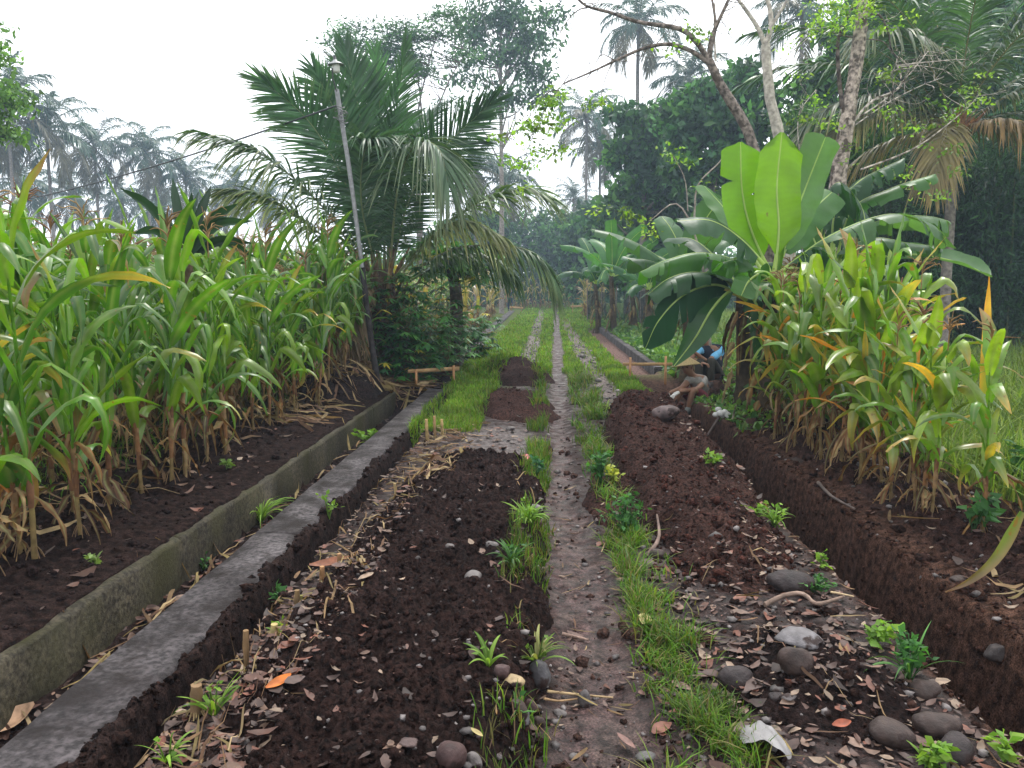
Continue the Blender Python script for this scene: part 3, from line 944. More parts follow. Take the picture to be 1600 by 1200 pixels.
def maize_meshes(seed, h=2.0, green=11, dry=7, pal=G_CORN, yellow=.15, tassel=True, ear=False, orange=0, wide=1.0):
    rg = np.random.default_rng(seed)
    out = {}
    lean = rg.normal(0, .035, 2)

    def axis(z):
        return np.array([lean[0] * z + .01 * math.sin(3 * z), lean[1] * z, z])
    top = h * .80
    mb = MB()
    zs = np.linspace(-.03, top, 22)
    rad = np.interp(zs, [0, top], [.0135, .006]) * (1 + .16 * (np.sin(zs * 36) > .7))
    cc = np.array([np.array((.24, .17, .07)) * (1 - t) + np.array(pal[0]) * 1.3 * t for t in ss(.15, .75, zs)])
    mb.tube([axis(z) for z in zs], rad, 7, cc)
    # prop roots
    for k in range(6):
        a = k / 6 * 6.28 + rg.uniform(0, .6)
        mb.tube([axis(.09), (.03 * math.cos(a), .03 * math.sin(a), .05), (.06 * math.cos(a), .06 * math.sin(a), -.03)], .003, 4, (.2, .13, .07), cap=False)
    out['stalk'] = (mb, M_DRY)
    mb = MB()
    a0 = rg.uniform(0, 6.28)
    for k in range(green):
        f = k / max(1, green - 1)
        z = top * (.24 + .76 * f)
        az = a0 + (k % 2) * math.pi + rg.normal(0, .65)
        L = (.55 + .34 * math.sin(math.pi * (.25 + .6 * f))) * rg.uniform(.75, 1.15) * h / 2.0
        el0 = R(rg.uniform(58, 80)) + .10 * f
        el1 = R(rg.uniform(-95, 30)) + .60 * f
        cg = np.array(pal[rg.integers(0, len(pal))]) * rg.uniform(.75, 1.25)
        tip = cg if rg.uniform() > yellow * (.5 + .8 * (1 - f)) else np.array(TIPS[rg.integers(0, 3)])
        kk = rg.uniform(.3, .7) if rg.uniform() < .48 else None
        strap(mb, axis(z), az, el0, el1, L, .048 * wide * rg.uniform(.8, 1.25), cg, tip, rg, twist=rg.normal(0, .5), kink=kk)
    for k in range(orange):
        cg = np.array([(.55, .30, .03), (.60, .22, .03), (.50, .36, .05)][rg.integers(0, 3)])
        strap(mb, axis(top * rg.uniform(.3, .8)), rg.uniform(0, 6.28), R(rg.uniform(50, 88)), R(rg.uniform(-60, 70)), rg.uniform(.5, .8), .036, cg * .8, cg, rg, twist=rg.normal(0, .4))
    out['leaves'] = (mb, M_CORN)
    if dry:
        mb = MB()
        for k in range(dry):
            z = top * rg.uniform(.10, .42)
            c = np.array(DRYC[rg.integers(0, len(DRYC))]) * rg.uniform(.35, 1.0)
            strap(mb, axis(z), rg.uniform(0, 6.28), R(rg.uniform(-30, 70)), R(rg.uniform(-100, -45)), rg.uniform(.2, .55), .019 * rg.uniform(.5, 1.6), c, c * .8, rg, fold=rg.uniform(-.6, .9), rip=.5, twist=rg.normal(0, 1.4), power=.35, nseg=10)
        # sheaths clasping the stalk
        for k in range(3):
            z = top * rg.uniform(.05, .3)
            mb.tube([axis(z), axis(z + .12), axis(z + .2) + rg.normal(0, .015, 3)], [.017, .019, .012], 6, np.array(DRYC[k]) * .9, cap=False, wob=.25)
        out['dry_leaves'] = (mb, M_DRY)
    if tassel:
        mb = MB()
        P0 = axis(top)
        tc = np.array([(.30, .19, .08), (.36, .25, .12), (.26, .14, .07)][rg.integers(0, 3)])
        mb.tube([P0, P0 + [0, 0, h * .1], P0 + [lean[0], lean[1], h * .2]], [.006, .004, .002], 5, tc)
        for k in range(11):
            a = rg.uniform(0, 6.28); L = rg.uniform(.13, .24)
            b = P0 + [0, 0, h * rg.uniform(.06, .14)]
            e0 = R(rg.uniform(55, 80)); p = [b]
            for q in range(5):
                e = e0 - q * R(rg.uniform(8, 30))
                p.append(p[-1] + L / 5 * np.array([math.cos(e) * math.cos(a), math.cos(e) * math.sin(a), math.sin(e)]))
            mb.tube(p, [.0035, .006, .006, .005, .004, .002], 4, tc * rg.uniform(.7, 1.3), cap=False)
        out['tassel'] = (mb, M_DRY)
    if ear:
        mb = MB()
        z = top * rg.uniform(.42, .55); a = rg.uniform(0, 6.28)
        d = np.array([.35 * math.cos(a), .35 * math.sin(a), .94])
        p = np.array([axis(z) + d * t * .23 + [.012 * math.cos(a), .012 * math.sin(a), 0] for t in (0, .12, .35, .65, .88, 1.0)])
        mb.tube(p, [.008, .022, .028, .025, .014, .004], 8, (.26, .25, .09), wob=.05)
        for k in range(14):
            mb.tube([p[-1], p[-1] + rg.normal(0, .02, 3) + [0, 0, .03], p[-1] + rg.normal(0, .035, 3)], .0015, 3, (.09, .03, .02), cap=False)
        out['ear'] = (mb, M_DRY)
    return {k: (v[0].mesh(k), v[1]) for k, v in out.items()}


def place_meshes(name, parts, loc, rz, sc, label, cat, group):
    t = thing(name, label, cat, loc, group)
    t.rotation_euler = (0, 0, rz); t.scale = (sc, sc, sc)
    for k, (me, m) in parts.items():
        if not me.materials: me.materials.append(m)
        o = bpy.data.objects.new(k, me); COL.objects.link(o); o.parent = t
    return t


prs = np.random.default_rng(31)
LEFT = [maize_meshes(100 + k, h=2.05, green=12 + k % 3, dry=10 if k < 6 else 7, pal=G_CORN, yellow=.12, tassel=(k % 3 == 0), wide=.86) for k in range(10)]
EDGE = [maize_meshes(140 + k, h=2.0, green=11, dry=7, pal=G_CORN, yellow=.25, tassel=(k % 3 == 0), orange=0, wide=.92) for k in range(6)]
RIGHT = [maize_meshes(160 + k, h=1.8, green=11, dry=7, pal=G_CORNR, yellow=.62, tassel=(k % 2 == 0), ear=(k % 3 == 1), orange=1 + k % 3, wide=1.05) for k in range(8)]
n_l = 0
rows = [(-2.90, 3.55, 12.6, EDGE)] + [(-3.02 - .58 * k, max(3.4, (2.6 + .58 * k) / .74), 13.2, LEFT) for k in range(1, 15)]
for rk, (rx, ya, yb, var) in enumerate(rows):
    y = ya + prs.uniform(0, .2)
    while y < yb and n_l < 250:
        x = rx + prs.normal(0, .07)
        zz = hs1(x, y)
        place_meshes('maize_plant', var[prs.integers(0, len(var))], (x, y, zz), prs.uniform(0, 6.28), prs.uniform(.78, 1.13),
                     'green maize plant with withered brown lower leaves in the front row of the left field' if rk == 0 else
                     'tall green maize plant standing inside the dense left field behind the front row',
                     'maize plant', 'maize plants along the front row of the left field' if rk == 0 else 'maize plants inside the left field')
        n_l += 1
        y += prs.uniform(.27, .42) * (1 if rk < 5 else 1.35)
# a stunted one at the lower left corner with a yellow flag of a leaf
t = place_meshes('maize_plant', maize_meshes(190, h=1.35, green=8, dry=5, pal=G_CORN, yellow=.95, tassel=False, orange=2, wide=1.1), (-2.93, 4.02, hs1(-2.93, 4.02)), 2.2, 1.0,
                 'short maize plant with a bright yellow leaf at the lower left corner of the field', 'maize plant', None)

spots = [(2.86, 4.05), (3.05, 3.75), (2.92, 4.7), (2.80, 5.3), (2.95, 5.75), (2.76, 6.1), (2.9, 6.45), (2.66, 6.75), (2.84, 7.05), (2.62, 7.35), (2.80, 7.65), (2.60, 7.95), (2.78, 8.3), (2.62, 8.65),
         (3.2, 7.3), (3.15, 7.9), (3.25, 8.5), (3.1, 9.0), (3.6, 7.5), (3.6, 8.3), (3.55, 9.1), (2.95, 8.9), (3.9, 8.8), (3.0, 6.35), (2.72, 6.45), (3.02, 7.0), (2.7, 7.2), (3.0, 7.5), (2.95, 7.85), (2.7, 8.1), (2.95, 8.2), (2.9, 8.55), (2.75, 8.9), (2.6, 9.2), (2.85, 9.3), (3.4, 7.9), (2.74, 4.95), (2.80, 5.2), (2.72, 5.5), (2.78, 5.8), (2.70, 6.0)]
RL = ['yellowing maize plant at the near end of the right row beside the photo edge', 'maize plant with a long half brown leaf trailing onto the trench bank']
for k, (x, y) in enumerate(spots):
    if x < 3.06 and k > 1 and y < 8.2: x -= .24
    fr = x < 2.8
    place_meshes('maize_plant', RIGHT[(k * 3 + k // 8) % 8], (x, y, hs1(x, y)), prs.uniform(0, 6.28), prs.uniform(.86, 1.08) * (1 if y > 5.9 else .74),
                 RL[0] if k == 1 else RL[1] if k == 0 else 'yellow green maize plant with orange dying leaves on the bank of the right trench' if fr else
                 'maize plant in the second row on the right in front of the light green meadow',
                 'maize plant', None if k < 2 else 'maize plants along the right trench bank' if fr else 'maize plants in the second row on the right')
# long trailing half-dry leaves on the bank
for p, wd, c0, c1, lab in [([(1598, 800, 3.7), (1560, 868, 3.7), (1520, 905, 3.66), (1478, 926, 3.62)], .028, (.08, .14, .03), (.20, .10, .04), 'maize leaf, half brown and half green, hanging from the near right plant over the bank'),
                           ([(1538, 640, 5.2), (1541, 560, 5.2), (1543, 490, 5.22), (1546, 432, 5.24)], .036, (.20, .26, .02), (.60, .27, .01), 'upright orange yellow maize leaf standing above the meadow at the right edge')]:
    pts = bez([at(*q) for q in p], 14)
    mb = MB(); s = np.linspace(0, 1, 14)
    T = norm(np.gradient(pts, axis=0)); sd = norm(np.cross(T, np.array([.2, 1, .1])))
    wp = wd * np.clip(1 - s ** 2.5, .03, 1) * np.minimum(1, .5 + 3 * s)
    G = np.stack([pts - sd * wp[:, None], pts + np.array([0, .012, 0]), pts + sd * wp[:, None]], 1)
    c = np.broadcast_to((np.array(c0) * (1 - s[:, None]) + np.array(c1) * s[:, None])[:, None], G.shape).copy()
    c[:, 2] = c[:, 2] * .4 + np.array(c1) * .6
    mb.grid(G, c)
    tag(mb.build('maize_leaf', M_CORN, loc=pts[0]), lab, 'leaf')

# withered maize further up the road
DRYV = [maize_meshes(200 + k, h=1.9, green=5, dry=14, pal=[(.26, .20, .07), (.20, .20, .05), (.33, .24, .10)], yellow=.9, tassel=True) for k in range(4)]
for k in range(54):
    if k < 24: x, y = -(2.45 if k < 14 else 2.62) - prs.uniform(0, 1.7), 17.5 + k * 1.25; lab, g = 'withered tan maize plant left of the far road near the standing person', 'withered maize left of the far road'
    elif k < 36: x, y = 2.0 + prs.uniform(0, 1.6), 42 + prs.uniform(0, 9); lab, g = 'withered tan maize plant at the corner of the dark netting fence', 'withered maize by the netting fence'
    else: x, y = -3.8 + (k - 36) * .33, 57.5 + prs.uniform(0, 6); lab, g = 'withered tan maize plant across the far end of the road', 'withered maize across the road end'
    place_meshes('maize_plant', DRYV[k % 4], (x, y, hs1(x, y)), prs.uniform(0, 6.28), prs.uniform(.95, 1.35), lab, 'maize plant', g)

# the rest of the left field, seen only as its tops
mb = MB()
for k in range(1500):
    y = 13.4 + 27 * prs.uniform(0, 1) ** 1.3
    x = -4.0 - prs.uniform(0, 1) * (y * .74 + 1 - 4.0)
    z = hs1(x, y); h = prs.uniform(1.6, 2.15)
    mb.tube([(x, y, z), (x, y, z + h)], [.014, .006], 4, (.16, .15, .06), cap=False)
    for q in range(7):
        c = np.array(G_CORN[prs.integers(0, 5)]) * prs.uniform(.8, 1.3)
        strap(mb, (x, y, z + h * prs.uniform(.35, .95)), prs.uniform(0, 6.28), R(prs.uniform(50, 75)), R(prs.uniform(-80, 0)), prs.uniform(.6, .9), .045, c, c if q else (.38, .28, .10), prs, nseg=6)
    for q in range(5):
        a = prs.uniform(0, 6.28); r_ = prs.uniform(.05, .16)
        mb.tube([(x, y, z + h), (x + r_ * math.cos(a), y + r_ * math.sin(a), z + h + prs.uniform(.12, .3))], .005, 3, (.34, .20, .09), cap=False)
tag(mb.build('maize_field', M_CORN), kind='stuff')


# ------------------------------------------------------------------ palms
def frond_geo(mb, rach, seed, nl=54, lmax=.85, wid=.018, col=(.04, .085, .035), rcol=(.14, .17, .06), hang=.35, start=.16, vee=.28, r0=.022, tipc=None, nseg=5, sidehint=None, comb=None):
    """feather palm leaf along the rachis points; leaflets on both sides, bending under their weight"""
    rg = np.random.default_rng(seed)
    rach = np.asarray(rach, float); K = len(rach)
    T = norm(np.gradient(rach, axis=0))
    if sidehint is None:
        sd = np.cross(T, np.array([0, 0, 1.]))
        bad = np.linalg.norm(sd, axis=1) < .25
        if bad.any():
            sd[bad] = sd[~bad].mean(0) if (~bad).any() else np.array([1., 0, 0])
    else:
        sd = np.cross(T, np.cross(np.asarray(sidehint, float), T))
    sd = norm(sd); nr = norm(np.cross(sd, T))
    rr = np.linspace(r0, r0 * .15, K)
    mb.tube(rach, rr, 5, rcol, cap=False)
    s = np.linspace(start, 1.0, nl)
    f = s * (K - 1); i = np.clip(np.floor(f).astype(int), 0, K - 2); fr = (f - i)[:, None]
    def ip(a): return a[i] * (1 - fr) + a[i + 1] * fr
    P0, T0, S0, N0 = ip(rach), norm(ip(T)), norm(ip(sd)), norm(ip(nr))
    u = (s - start) / (1 - start)
    prof = lmax * np.clip(.35 + 1.9 * u, 0, 1) * (1 - .55 * ss(.55, 1.0, u)) 
    ang = np.interp(u, [0, .3, .8, 1], [1.25, 1.0, .62, .25])
    Ps, Ss, Cs = [], [], []
    t = np.linspace(0, 1, nseg)
    for sg in (-1, 1):
        L = prof * rg.uniform(.82, 1.12, nl)
        a = ang + rg.normal(0, .07, nl)
        v = vee + rg.normal(0, .10, nl)
        d = T0 * np.cos(a)[:, None] + sg * S0 * (np.sin(a) * np.cos(v))[:, None] + N0 * (np.sin(a) * np.sin(v))[:, None]
        hg = hang * rg.uniform(.5, 1.5, nl)
        pts = P0[:, None] + d[:, None] * (L[:, None] * t)[..., None]
        pts[:, :, 2] -= (hg * L)[:, None] * t ** 2.0
        wv = norm(np.cross(d, N0) + .35 * rg.normal(size=d.shape))
        ww = wid * rg.uniform(.75, 1.2, nl)[:, None] * np.interp(t, [0, .3, .7, 1], [.6, 1, .75, .08])
        c = np.asarray(col) * rg.uniform(.7, 1.35, (nl, 1))
        c = np.broadcast_to(c[:, None], (nl, nseg, 3)).copy()
        if tipc is not None:
            k = (ss(.4, 1, t)[None, :] * rg.uniform(.2, 1.0, (nl, 1)))[..., None]
            c = c * (1 - k) + np.asarray(tipc) * k
        Ps.append(pts); Ss.append(wv[:, None] * ww[..., None]); Cs.append(c)
    mb.strips(np.concatenate(Ps), np.concatenate(Ss), np.concatenate(Cs))


def auto_rachis(base, az, el0, L, droop, n=12, p=1.3):
    s = np.linspace(0, 1, n)
    el = el0 - droop * s ** p
    T = np.stack([np.cos(el) * math.cos(az), np.cos(el) * math.sin(az), np.sin(el)], -1)
    return np.asarray(base) + np.concatenate([np.zeros((1, 3)), np.cumsum((T[1:] + T[:-1]) / 2 * L / (n - 1), 0)])


# --- the young coconut palm in the middle
PB = at(598, 452, 13.0)
PB_g = np.array([PB[0], PB[1], hs1(PB[0], PB[1])])
palm = thing('coconut_palm', 'young coconut palm with huge feathery fronds rising straight from the ground behind the lamp pole', 'palm tree', PB_g)
mb = MB()
zs = np.linspace(0, 1.9, 16)
mb.tube([PB_g + [.02 * math.sin(4 * z), 0, z - .1] for z in zs], np.interp(zs, [0, .4, 1.2, 1.9], [.30, .24, .26, .16]), 12, (.085, .055, .038), wob=.12)
mb.build('trunk', M_BARK, palm)
mb = MB()
for k in range(34):          # brown fibrous leaf bases and sheaths round the crown
    a = prs.uniform(0, 6.28); e = R(prs.uniform(55, 86)); L = prs.uniform(.5, 1.1)
    b = PB_g + [.15 * math.cos(a), .15 * math.sin(a), prs.uniform(.7, 1.6)]
    d = np.array([math.cos(a) * math.cos(e), math.sin(a) * math.cos(e), math.sin(e)])
    mb.tube([b, b + d * L * .5, b + d * L + [.05 * math.cos(a), .05 * math.sin(a), 0]], [.05, .035, .012], 5, np.array([(.16, .10, .05), (.11, .07, .045), (.22, .15, .07)][k % 3]) * prs.uniform(.7, 1.2), cap=False, wob=.3)
mb.build('leaf_bases', M_BARK, palm)
DG = (.05, .125, .048); MG = (.05, .12, .04); YG = (.17, .20, .06)
FR = [   # rachis as sight points (u, v, distance), leaflet length, colour, hang, side hint
    ([(580, 430, 13.0), (545, 300, 12.9), (487, 195, 12.6), (413, 128, 12.2)], 1.0, DG, .22, (.85, .3, .5), (.12, .18, .09)),
    ([(578, 435, 12.9), (510, 330, 12.5), (415, 245, 12.0), (312, 205, 11.5)], 1.1, (.05, .105, .045), .75, None, (.25, .26, .12)),
    ([(578, 440, 12.8), (500, 365, 12.3), (420, 312, 11.9), (352, 296, 11.6)], .95, (.09, .15, .045), .7, None, (.28, .27, .10)),
    ([(588, 425, 13.0), (562, 290, 13.0), (530, 190, 12.9), (492, 110, 12.7)], 1.0, DG, .25, (1, .3, 0), None),
    ([(594, 420, 13.1), (580, 280, 13.2), (560, 170, 13.2), (540, 78, 13.2)], .95, (.04, .10, .04), .12, (1, .5, 0), None),
    ([(600, 420, 13.1), (602, 290, 13.3), (595, 190, 13.4), (587, 88, 13.5)], .85, (.05, .15, .035), .10, (1, .2, 0), None),
    ([(606, 420, 13.2), (608, 300, 13.4), (618, 190, 13.5), (634, 70, 13.6)], .85, (.045, .11, .04), .12, (.5, 1, 0), None),
    ([(612, 425, 13.2), (640, 310, 13.3), (690, 235, 13.3), (768, 160, 13.2)], 1.0, (.028, .07, .028), .10, (.6, .3, -.7), None),
    ([(608, 430, 12.8), (622, 290, 12.5), (650, 225, 12.1), (685, 232, 11.8), (700, 285, 11.6)], 1.0, (.055, .105, .05), .9, None, (.16, .19, .10)),
    ([(590, 430, 12.8), (565, 320, 12.4), (570, 235, 12.1), (600, 215, 11.9)], 1.0, (.045, .095, .045), .7, None, None),
    ([(618, 432, 13.0), (668, 375, 12.9), (740, 320, 12.8), (810, 297, 12.6), (852, 305, 12.5)], 1.0, (.075, .14, .05), .6, None, (.2, .24, .1)),
    ([(630, 425, 13.0), (685, 362, 13.0), (735, 348, 12.9), (790, 372, 12.8)], .70, (.20, .24, .09), .9, None, (.38, .36, .18)),
    ([(640, 428, 13.1), (712, 388, 13.1), (800, 385, 13.0), (845, 405, 12.9), (868, 445, 12.8)], .62, (.05, .105, .04), 1.1, None, (.18, .22, .09)),
    ([(596, 430, 13.4), (575, 290, 14.0), (550, 190, 14.4), (515, 130, 14.8)], 1.0, (.03, .07, .035), .3, None, None),
    ([(604, 430, 13.4), (625, 300, 14.0), (650, 210, 14.5), (680, 170, 15.0)], 1.0, (.03, .07, .035), .3, None, None),
    ([(570, 450, 12.8), (525, 420, 12.4), (480, 420, 12.0), (455, 445, 11.8)], .7, (.10, .09, .045), 1.0, None, (.22, .15, .08)),
    ([(640, 440, 13.2), (700, 400, 13.5), (760, 400, 13.8), (800, 425, 14.0)], .7, (.05, .10, .04), 1.0, None, None),
    ([(585, 445, 12.6), (560, 460, 12.2), (545, 510, 11.9), (540, 560, 11.8)], .5, (.12, .085, .045), .9, None, (.2, .13, .07)),
]
for k, (p, lm, c, hg, sh, tc) in enumerate(FR):
    mb = MB()
    frond_geo(mb, bez([at(*q) for q in p], 18), 300 + k, nl=104, lmax=lm, wid=.0205, col=c, hang=hg, sidehint=sh, tipc=tc, rcol=(.20, .22, .10) if k in (1, 2, 8, 10, 11, 12) else (.16, .20, .09), start=.10)
    mb.build('frond', M_PALM, palm)

# --- the big palm on the right
RB = at(1492, 205, 17.0)
rg_ = hs1(RB[0], RB[1])
palm = thing('coconut_palm', 'tall coconut palm on the right with yellowing fronds hanging round its orange heart', 'palm tree', (RB[0] + .05, RB[1], rg_))
mb = MB()
zs = np.linspace(-.1, RB[2], 20)
mb.tube([(RB[0] + .05 * (1 - z / RB[2]), RB[1], rg_ + z) for z in zs], np.interp(zs, [0, .4, RB[2]], [.16, .11, .10]), 10, (.19, .165, .15), wob=.05)
mb.build('trunk', M_BARK, palm)
mb = MB()
for k in range(26):
    a = prs.uniform(0, 6.28); e = R(prs.uniform(30, 80)); L = prs.uniform(.4, .9)
    d = np.array([math.cos(a) * math.cos(e), math.sin(a) * math.cos(e), math.sin(e)])
    b = RB + [0, 0, -.25]
    mb.tube([b, b + d * L * .5, b + d * L], [.07, .05, .02], 5, np.array([(.34, .15, .05), (.22, .11, .05), (.14, .09, .05)][k % 3]), cap=False, wob=.2)
mb.build('leaf_bases', M_BARK, palm)
k = 0
for az, el, L, dr, c, tc, hg in [
        (200, 20, 3.9, 1.25, (.10, .11, .04), (.34, .26, .10), .9), (-20, 12, 3.0, 2.0, (.16, .13, .05), (.32, .20, .08), 1.0), (165, 5, 3.2, 1.5, (.16, .14, .05), (.38, .27, .11), 1.0),
        (235, 10, 2.6, 1.7, (.17, .14, .05), (.30, .21, .08), 1.0), (-60, 15, 2.9, 1.9, (.20, .13, .05), (.34, .20, .08), .9), (180, 45, 4.9, 1.3, (.045, .105, .034), None, .6), (160, 60, 5.2, 1.2, (.042, .10, .032), None, .5),
        (140, 72, 5.2, .9, (.042, .10, .032), None, .4), (100, 78, 5.4, .7, (.035, .075, .035), None, .3), (60, 72, 5.2, .9, (.042, .10, .032), None, .4), (25, 62, 5.2, 1.1, (.045, .09, .04), None, .5),
        (0, 48, 5.0, 1.3, (.05, .09, .04), None, .6), (-25, 40, 4.6, 1.4, (.055, .09, .04), (.25, .22, .09), .7), (-70, 60, 4.6, 1.3, (.05, .085, .04), None, .6), (-110, 66, 4.8, 1.2, (.045, .105, .034), None, .5),
        (-140, 50, 4.6, 1.4, (.05, .09, .04), (.22, .22, .1), .7), (215, 58, 4.9, 1.2, (.045, .105, .034), None, .5), (120, 30, 4.4, 1.3, (.038, .09, .03), None, .7), (70, 35, 4.4, 1.3, (.038, .09, .03), None, .7),
        (15, 25, 4.4, 1.3, (.05, .08, .04), None, .8), (190, 70, 5.2, .8, (.045, .095, .04), None, .3), (-10, 75, 5.2, .8, (.045, .095, .04), None, .3), (-165, 32, 4.2, 1.5, (.06, .09, .04), (.26, .24, .1), .8)]:
    mb = MB()
    frond_geo(mb, auto_rachis(RB, R(az), R(el), L, dr, 16), 400 + k, nl=84, lmax=.72 if tc is not None and el <= 20 else 1.05, wid=.026, col=np.array(c), hang=hg, tipc=tc, rcol=(.22, .19, .08), start=.12)
    mb.build('frond', M_PALM, palm); k += 1

# --- the distant palms: three crowns, copied
CROWNS = []
for v in range(4):
    rg = np.random.default_rng(500 + v)
    mb = MB()
    for q in range(26):
        el = R(np.interp(q, [0, 8, 18, 25], [82, 48, 5, -45])) + rg.normal(0, .1)
        az = q * 2.399 + rg.normal(0, .2)
        g = rg.uniform(.8, 1.2)
        c = np.array((.026, .066, .036)) * g if q < 19 else np.array((.10, .09, .045)) * g
        frond_geo(mb, auto_rachis((0, 0, 0), az, el, rg.uniform(3.6, 4.6), rg.uniform(.9, 1.7), 9), 600 + v * 40 + q, nl=42, lmax=1.05, wid=.042, col=c, hang=.75, nseg=4, rcol=(.13, .14, .06), r0=.05, start=.14)
    mb.ball((0, 0, -.15), (.28, .28, .4), (.13, .08, .04), 8, 6)
    CROWNS.append(mb.mesh('crown'))
    CROWNS[-1].materials.append(M_PALM)


def far_palm(u, v, Y, k, label, sc=1.0, group=None, dx=0.0, tr=.15):
    c = at(u, v, Y)
    gz = hs1(c[0] + dx, c[1])
    t = thing('coconut_palm', label, 'palm tree', (c[0] + dx, c[1], gz), group)
    mb = MB()
    z = np.linspace(0, 1, 14)[:, None]
    p = np.array([[c[0] + dx, c[1], gz - .2]]) * (1 - z) + c[None] * z
    p[:, 0] += -dx * .35 * np.sin(z[:, 0] * math.pi)
    mb.tube(p, np.interp(z[:, 0], [0, .08, 1], [tr * 1.5, tr, tr * .75]), 8, (.20, .175, .16), wob=.06)
    mb.build('trunk', M_BARK, t)
    o = bpy.data.objects.new('crown', CROWNS[k % 4]); COL.objects.link(o); o.parent = t
    o.location = c - np.array([c[0] + dx, c[1], gz]); o.rotation_euler = (prs.normal(0, .06), prs.normal(0, .06), prs.uniform(0, 6.28)); o.scale = (sc,) * 3


GL = 'hazy palms beyond the left field'
far_palm(10, 165, 56, 0, 'tallest hazy palm at the left edge of the photo', 1.1, GL)
far_palm(72, 205, 60, 1, 'hazy palm second from the left edge with an upswept crown', 1.05, GL)
far_palm(147, 232, 68, 2, 'hazy palm with a broad drooping crown left of the evenly spread one', 1.0, GL)
far_palm(228, 240, 70, 3, 'hazy palm with an evenly spread crown above the electric cable', 1.0, GL)
far_palm(290, 280, 74, 0, 'hazy palm leaning right beside the young palm leaf tip', .95, GL, -.8)
far_palm(368, 292, 84, 1, 'small faint palm half hidden behind the long left frond of the young palm', .95, GL)
for q, (u, v, Y) in enumerate([(35, 290, 72), (110, 305, 78), (190, 318, 82), (255, 325, 86), (335, 330, 90), (-45, 225, 60), (420, 312, 92)]):
    far_palm(u, v, Y, q, 'pale hazy palm low in the grove behind the front rank of palms on the left', 1.0, 'palms low in the left grove')
far_palm(742, 262, 62, 2, 'faint palm between the slim tree and the young palm', .95, None)
far_palm(790, 285, 70, 3, 'faint palm directly behind the slim grey trunk', .95, None)
far_palm(917, 185, 72, 1, 'shaggy palm with hanging fronds standing over the end of the road', .92, None, .3)
far_palm(938, 232, 76, 2, 'second shaggy palm close behind the one over the road end', .9, None, .5)
far_palm(897, 312, 90, 0, 'small pale palm low over the end of the road', .8, None)
far_palm(998, 40, 60, 3, 'tall palm with a bare thin stem crossing the white sky behind the bare branches', .92, None, 1.2, .17)
far_palm(1075, 125, 58, 0, 'dark palm half hidden by the broadleaf trees beside the tall thin palm', .85, None)
far_palm(1255, 22, 46, 1, 'dark palm cut by the photo top behind the mottled trunk', .8, None)
far_palm(1610, 50, 34, 3, 'dark palm at the upper right edge behind the yellowing palm', .95, None)

# --- dark young palm above the maize
c = at(292, 405, 7.4); gz = hs1(c[0], c[1])
sap = thing('palm_sapling', 'dark green spiky palm sapling with pleated leaves standing above the maize', 'palm tree', (c[0], c[1], gz))
mb = MB()
mb.tube([(c[0], c[1], gz - .1), (c[0], c[1], gz + .8), c], [.09, .07, .05], 8, (.12, .08, .05), wob=.15)
for q in range(12):
    a = prs.uniform(0, 6.28)
    mb.tube([c + [0, 0, -.1], c + [.04 * math.cos(a), .04 * math.sin(a), .25]], [.03, .006], 4, (.28, .17, .09), cap=False)
mb.build('trunk', M_BARK, sap)
for q, (u, v, cu) in enumerate([(187, 293, 40), (270, 278, 14), (330, 290, 5), (232, 318, 36), (400, 402, 46), (395, 345, 40), (372, 318, 30), (205, 365, 40), (300, 300, 2), (395, 380, 30), (240, 430, 40), (352, 335, 24), (310, 300, 10), (225, 395, 30)]):
    tip = at(u, v, 7.4 + prs.uniform(-.4, .4))
    mid = (c + tip) / 2 + [0, 0, .004 * cu]
    pts = bez([c, mid, tip], 12)
    T = norm(np.gradient(pts, axis=0)); sd = norm(np.cross(T, np.array([.25 * prs.normal(), 1, .6])))
    s = np.linspace(0, 1, 12)
    mb = MB()
    wp = .052 * np.interp(s, [0, .3, .75, 1], [.3, 1, .8, .05])[:, None]
    nn = np.cross(T, sd)
    cc = np.array((.018, .045, .024)) * prs.uniform(.8, 1.5)
    mb.grid(np.stack([pts - sd * wp + nn * wp * .7, pts - sd * wp * .5, pts + nn * wp * .6, pts + sd * wp * .5, pts + sd * wp + nn * wp * .7], 1), cc)
    mb.build('leaf', M_PALM, sap)
